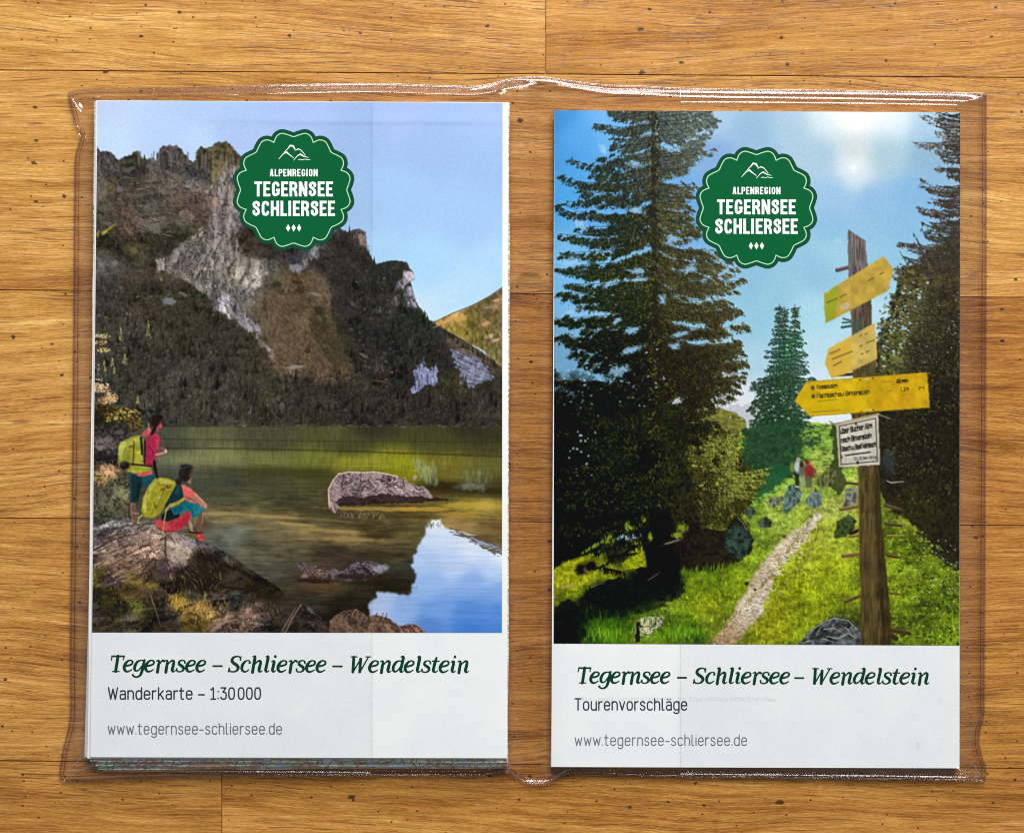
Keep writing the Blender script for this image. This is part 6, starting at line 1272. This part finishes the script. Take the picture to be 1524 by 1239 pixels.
# ------------------------------------------------------------------ the clear double-pocket sleeve
sleeve = thing('plastic_sleeve', 'clear plastic double-pocket sleeve lying flat on the oak floor', 'plastic sleeve', P(780, 640, 0.))
top = crom([(102, 138), (130, 133), (200, 132), (300, 130.5), (420, 127), (553, 125), (640, 127.5), (705, 129), (735, 124), (760, 118.5), (800, 114.5), (850, 121), (900, 127), (960, 129), (1013, 132), (1120, 134), (1230, 135), (1350, 137), (1440, 139), (1467, 139)], 5)
right = crom([(1467, 139), (1467.5, 300), (1466.5, 600), (1465.5, 850), (1464.5, 1020), (1464, 1062), (1458, 1085), (1457, 1105), (1461, 1125), (1467, 1142), (1465, 1161)], 5)
bottom = crom([(94, 1161), (130, 1159.5), (200, 1157), (300, 1153.5), (420, 1153), (560, 1152), (690, 1153), (728, 1151), (752, 1147), (764, 1153), (786, 1164), (812, 1165.5), (838, 1152), (870, 1149), (930, 1152), (1000, 1154), (1150, 1156), (1300, 1158), (1420, 1160), (1465, 1161)], 5)
left = crom([(102, 138), (106, 160), (113, 184), (120.5, 198), (118, 214), (113, 232), (111.5, 280), (110, 500), (108, 700), (105, 950), (105.5, 1050), (103, 1080), (96, 1108), (91, 1135), (89.5, 1152), (94, 1161)], 5)
def resample(pl, n, ease=0):
    pl = np.array(pl); d = np.r_[0, np.cumsum(np.hypot(*np.diff(pl, axis=0).T))]; t = np.linspace(0, 1, n); t = (.4*t+.6*(.5-.5*np.cos(np.pi*t)) if ease else t)*d[-1]
    return np.stack([np.interp(t, d, pl[:, 0]), np.interp(t, d, pl[:, 1])], -1)
def coons(tp, rt, bt, lf, nx, ny):
    T_, B_, L_, R_ = resample(tp, nx, 1), resample(bt, nx, 1), resample(lf, ny, 1), resample(rt, ny, 1)
    ez = lambda n: (lambda t: .4*t+.6*(.5-.5*np.cos(np.pi*t)))(np.linspace(0, 1, n))
    u = ez(nx)[None, :, None]; v = ez(ny)[:, None, None]
    bil = (T_[0]*(1-u)+T_[-1]*u)*(1-v)+(B_[0]*(1-u)+B_[-1]*u)*v
    return T_[None]*(1-v)+B_[None]*v+L_[:, None]*(1-u)+R_[:, None]*u-bil
RID = [  # wrinkles: x0, y0, x1, y1, height, width
    (108, 150, 124, 168, 5, 5), (112, 178, 122, 196, 4, 4), (120, 200, 126, 216, 3, 4), (104, 143, 150, 146, 2, 5),
    (94, 1154, 128, 1116, 9, 3.6), (98, 1157, 142, 1134, 8, 3.2), (112, 1060, 104, 1098, 4, 5), (122, 1150, 190, 1143, 2, 4), (100, 1130, 114, 1104, 3, 4),
    (706, 132, 752, 121, 5, 3.5), (722, 133, 750, 126, 3, 3), (742, 150, 746, 134, 5, 4), (790, 116, 850, 124, 4, 3.5), (800, 124, 900, 133, 2, 5),
    (752, 1128, 760, 1150, 5, 4), (690, 1152, 750, 1140, 3, 3), (576, 1149, 606, 1144, 7, 3), (780, 1162, 835, 1158, 3, 3), (835, 1152, 850, 1142, 3, 3), (845, 1146, 930, 1152, 2, 4),
    (1458, 1058, 1446, 1092, 8, 3.6), (1420, 1143, 1454, 1155, 9, 4), (1436, 1136, 1462, 1156, 8, 3.4), (1452, 1120, 1458, 1148, 4, 4)]
def rect_d(x, y, a, b, c, d): return np.hypot(np.maximum(np.maximum(a-x, x-c), 0), np.maximum(np.maximum(b-y, y-d), 0))
def zfilm(p, edge):
    x, y = p[..., 0], p[..., 1]
    def fall(d, w): t = np.clip(1-d/w, 0, 1); return t*t*(3-2*t)
    zl = (MZ+2.)*fall(rect_d(x, y, 136, 153, 754, 1137), np.where(y < 400, 78, 34)); zr = (BZ+2.2)*fall(rect_d(x, y, 824, 168, 1427, 1139), np.where(y < 400, 66, 30))
    z = np.maximum(np.maximum(zl, zr), 3.2)
    inside = np.minimum(rect_d(x, y, 136, 153, 754, 1137), rect_d(x, y, 824, 168, 1427, 1139))
    for x0, y0, x1, y1, h, w in RID:
        t = np.clip(((x-x0)*(x1-x0)+(y-y0)*(y1-y0))/((x1-x0)**2+(y1-y0)**2), 0, 1)
        d = np.hypot(x-x0-t*(x1-x0), y-y0-t*(y1-y0)); z = z+h*np.exp(-(d/w)**2)*np.sin(np.pi*np.clip(t*.9+.05, 0, 1))
    z = z+(fbm(x/70, y/70, 301, 2)-.5)*1.1*1.0+0.
    # the gloss line where the cover rolls over under the top edge
    z = z+2.1*np.exp(-((y-172-(x-400)*.004)/6.5)**2)*np.clip((x-280)/160, 0, 1)*np.clip((756-x)/14, 0, 1)*(.75+.5*vnoise(x/60, y*0, 311))
    t = np.clip(edge/12., 0, 1); t = t*t*(3-2*t)
    return 3.0+(z-3.0)*t
def film(name, p, mat, dz, edge):
    z = zfilm(p, edge)+dz; k = PX*(1-z/HCAM)
    return grid_obj(name, np.stack([(p[..., 0]-CW/2)*k, (CH/2-p[..., 1])*k, z*PX], -1), mat, sleeve)
nx, ny = 560, 440
ps = coons(top, right, bottom, left, nx, ny)
ring = np.concatenate([np.array(top), np.array(right)[1:], np.array(bottom)[::-1][1:], np.array(left)[::-1][1:-1]])
closed = np.vstack([ring, ring[:1]]); fine_ring = resample(closed, 1900)
def edge_distance(p):
    e = np.full(p.shape[:2], 1e9)
    for q in ring[::2]: e = np.minimum(e, np.hypot(p[..., 0]-q[0], p[..., 1]-q[1]))
    m = e < 30; a = p[m]; d = np.full(len(a), 1e9)
    for q in fine_ring: d = np.minimum(d, np.hypot(a[:, 0]-q[0], a[:, 1]-q[1]))
    e[m] = d; return e
ed = edge_distance(ps)
film('front_film', ps, M_FRONT, 0., ed)
def sub_film(name, x0, x1, mat, dz):
    tt = [q for q in top if x0 <= q[0] <= x1]; bb = [q for q in bottom if x0 <= q[0] <= x1]
    if x0 < 200: tt = tt+[(x1, np.interp(x1, *np.array(top).T))]; bb = bb+[(x1, np.interp(x1, *np.array(bottom).T))]
    else: tt = [(x0, np.interp(x0, *np.array(top).T))]+tt; bb = [(x0, np.interp(x0, *np.array(bottom).T))]+bb
    l_ = left if x0 < 200 else [tt[0], bb[0]]; r_ = [tt[-1], bb[-1]] if x0 < 200 else right
    p = coons(tt, r_, bb, l_, 240, 360)
    return film(name, p, mat, dz, edge_distance(p))
sub_film('pocket_flap', 80, 553.5, M_FLAP, .9)
sub_film('pocket_flap', 1012.5, 1480, M_FLAP, .9)
pb = coons(top, right, bottom, left, 60, 50); k = PX*(1-1.0/HCAM)
grid_obj('back_film', np.stack([(pb[..., 0]-CW/2)*k, (CH/2-pb[..., 1])*k, np.full(pb.shape[:2], 1.0*PX)], -1), M_BACK, sleeve)
def tube(name, pts, rad, z, mat, parent, closed=True, seg=8):
    pts = np.array(pts); n = len(pts); V = []
    for i in range(n):
        a = pts[(i-1) % n] if closed or i else pts[i]; b = pts[(i+1) % n] if closed or i < n-1 else pts[i]
        t = (b-a)/(np.hypot(*(b-a))+1e-9); nr = np.array([-t[1], t[0]])
        for s in range(seg):
            an = 2*math.pi*s/seg; q = pts[i]+nr*math.cos(an)*rad; V.append(P(q[0], q[1], z+math.sin(an)*rad))
    F = [[i*seg+s, i*seg+(s+1) % seg, ((i+1) % n)*seg+(s+1) % seg, ((i+1) % n)*seg+s] for i in range(n if closed else n-1) for s in range(seg)]
    return mesh_obj(name, V, F, mat, parent, True)
def inset(r, d):
    r = np.array(r); a = np.roll(r, 1, 0); b = np.roll(r, -1, 0); t = b-a; t /= np.hypot(t[:, 0], t[:, 1])[:, None]+1e-9
    return r+np.stack([-t[:, 1], t[:, 0]], -1)*d
tube('welded_edge', ring, 1.7, 2.8, M_BEAD, sleeve)
tube('weld_line', inset(ring, 5.5), .8, 4.2, M_WELD, sleeve)  # dark tint draws the refracted dark line inside the welded edge
# thin vinyl rods added along hems and creases to draw the highlight lines
for pts, zz in ((crom([(1013, 151.5), (1150, 152.5), (1300, 154), (1424, 156)], 12), 11),
        (crom([(1013, 1151), (1150, 1152.5), (1300, 1154), (1440, 1156)], 12), 7), (crom([(152, 1146), (300, 1147), (430, 1148), (552, 1149)], 12), 8), (crom([(104, 1148), (112, 1136), (126, 1122), (134, 1118)], 6), 9), (crom([(100, 1154), (118, 1146), (140, 1137)], 6), 8),
        (crom([(1416, 1141), (1432, 1146), (1448, 1149), (1458, 1153)], 6), 8), (crom([(1440, 1133), (1450, 1139), (1456, 1147), (1461, 1157)], 6), 8), (crom([(1444, 1092), (1452, 1078), (1458, 1062)], 6), 9), (crom([(108, 147), (114, 158), (121, 166)], 6), 9), (crom([(117, 199), (121, 206), (117, 220)], 6), 8),
        (crom([(700, 134), (722, 130), (738, 126), (752, 120)], 6), 9), (crom([(792, 119), (820, 121), (850, 126)], 6), 8), (crom([(742, 148), (744, 140), (746, 135)], 4), 10), (crom([(758, 1133), (759, 1142), (752, 1149)], 5), 8), (crom([(784, 1161), (806, 1162), (822, 1159), (842, 1146)], 6), 7)):
    tube('crease_highlight_rod', pts, 1.0 if len(pts) > 30 else 1.3, zz, M_GLINT, sleeve, False)
# the raised lip along the cut edge of each pocket flap
for x, s in ((553.5, -1), (1012.5, 1)):
    y0, y1 = float(np.interp(x, *np.array(top).T)), float(np.interp(x, *np.array(bottom).T))
    V = []; ys = np.linspace(y0+1, y1-1, 120)
    pp = np.stack([np.full(120, x), ys], -1); e = np.minimum(ys-y0, y1-ys); zz = zfilm(pp, e)+1.0
    V = [P(x-.45, y, z) for y, z in zip(ys, zz)]+[P(x+.45, y, z+.25) for y, z in zip(ys, zz)]
    mesh_obj('flap_edge', V, [[i, i+1, 121+i, 120+i] for i in range(119)], M_BEAD, sleeve)
for o in (fmap, book, sleeve):     # parts were modelled in place: keep them there under their thing's base
    for c in o.children: c.location = tuple(-v for v in o.location)
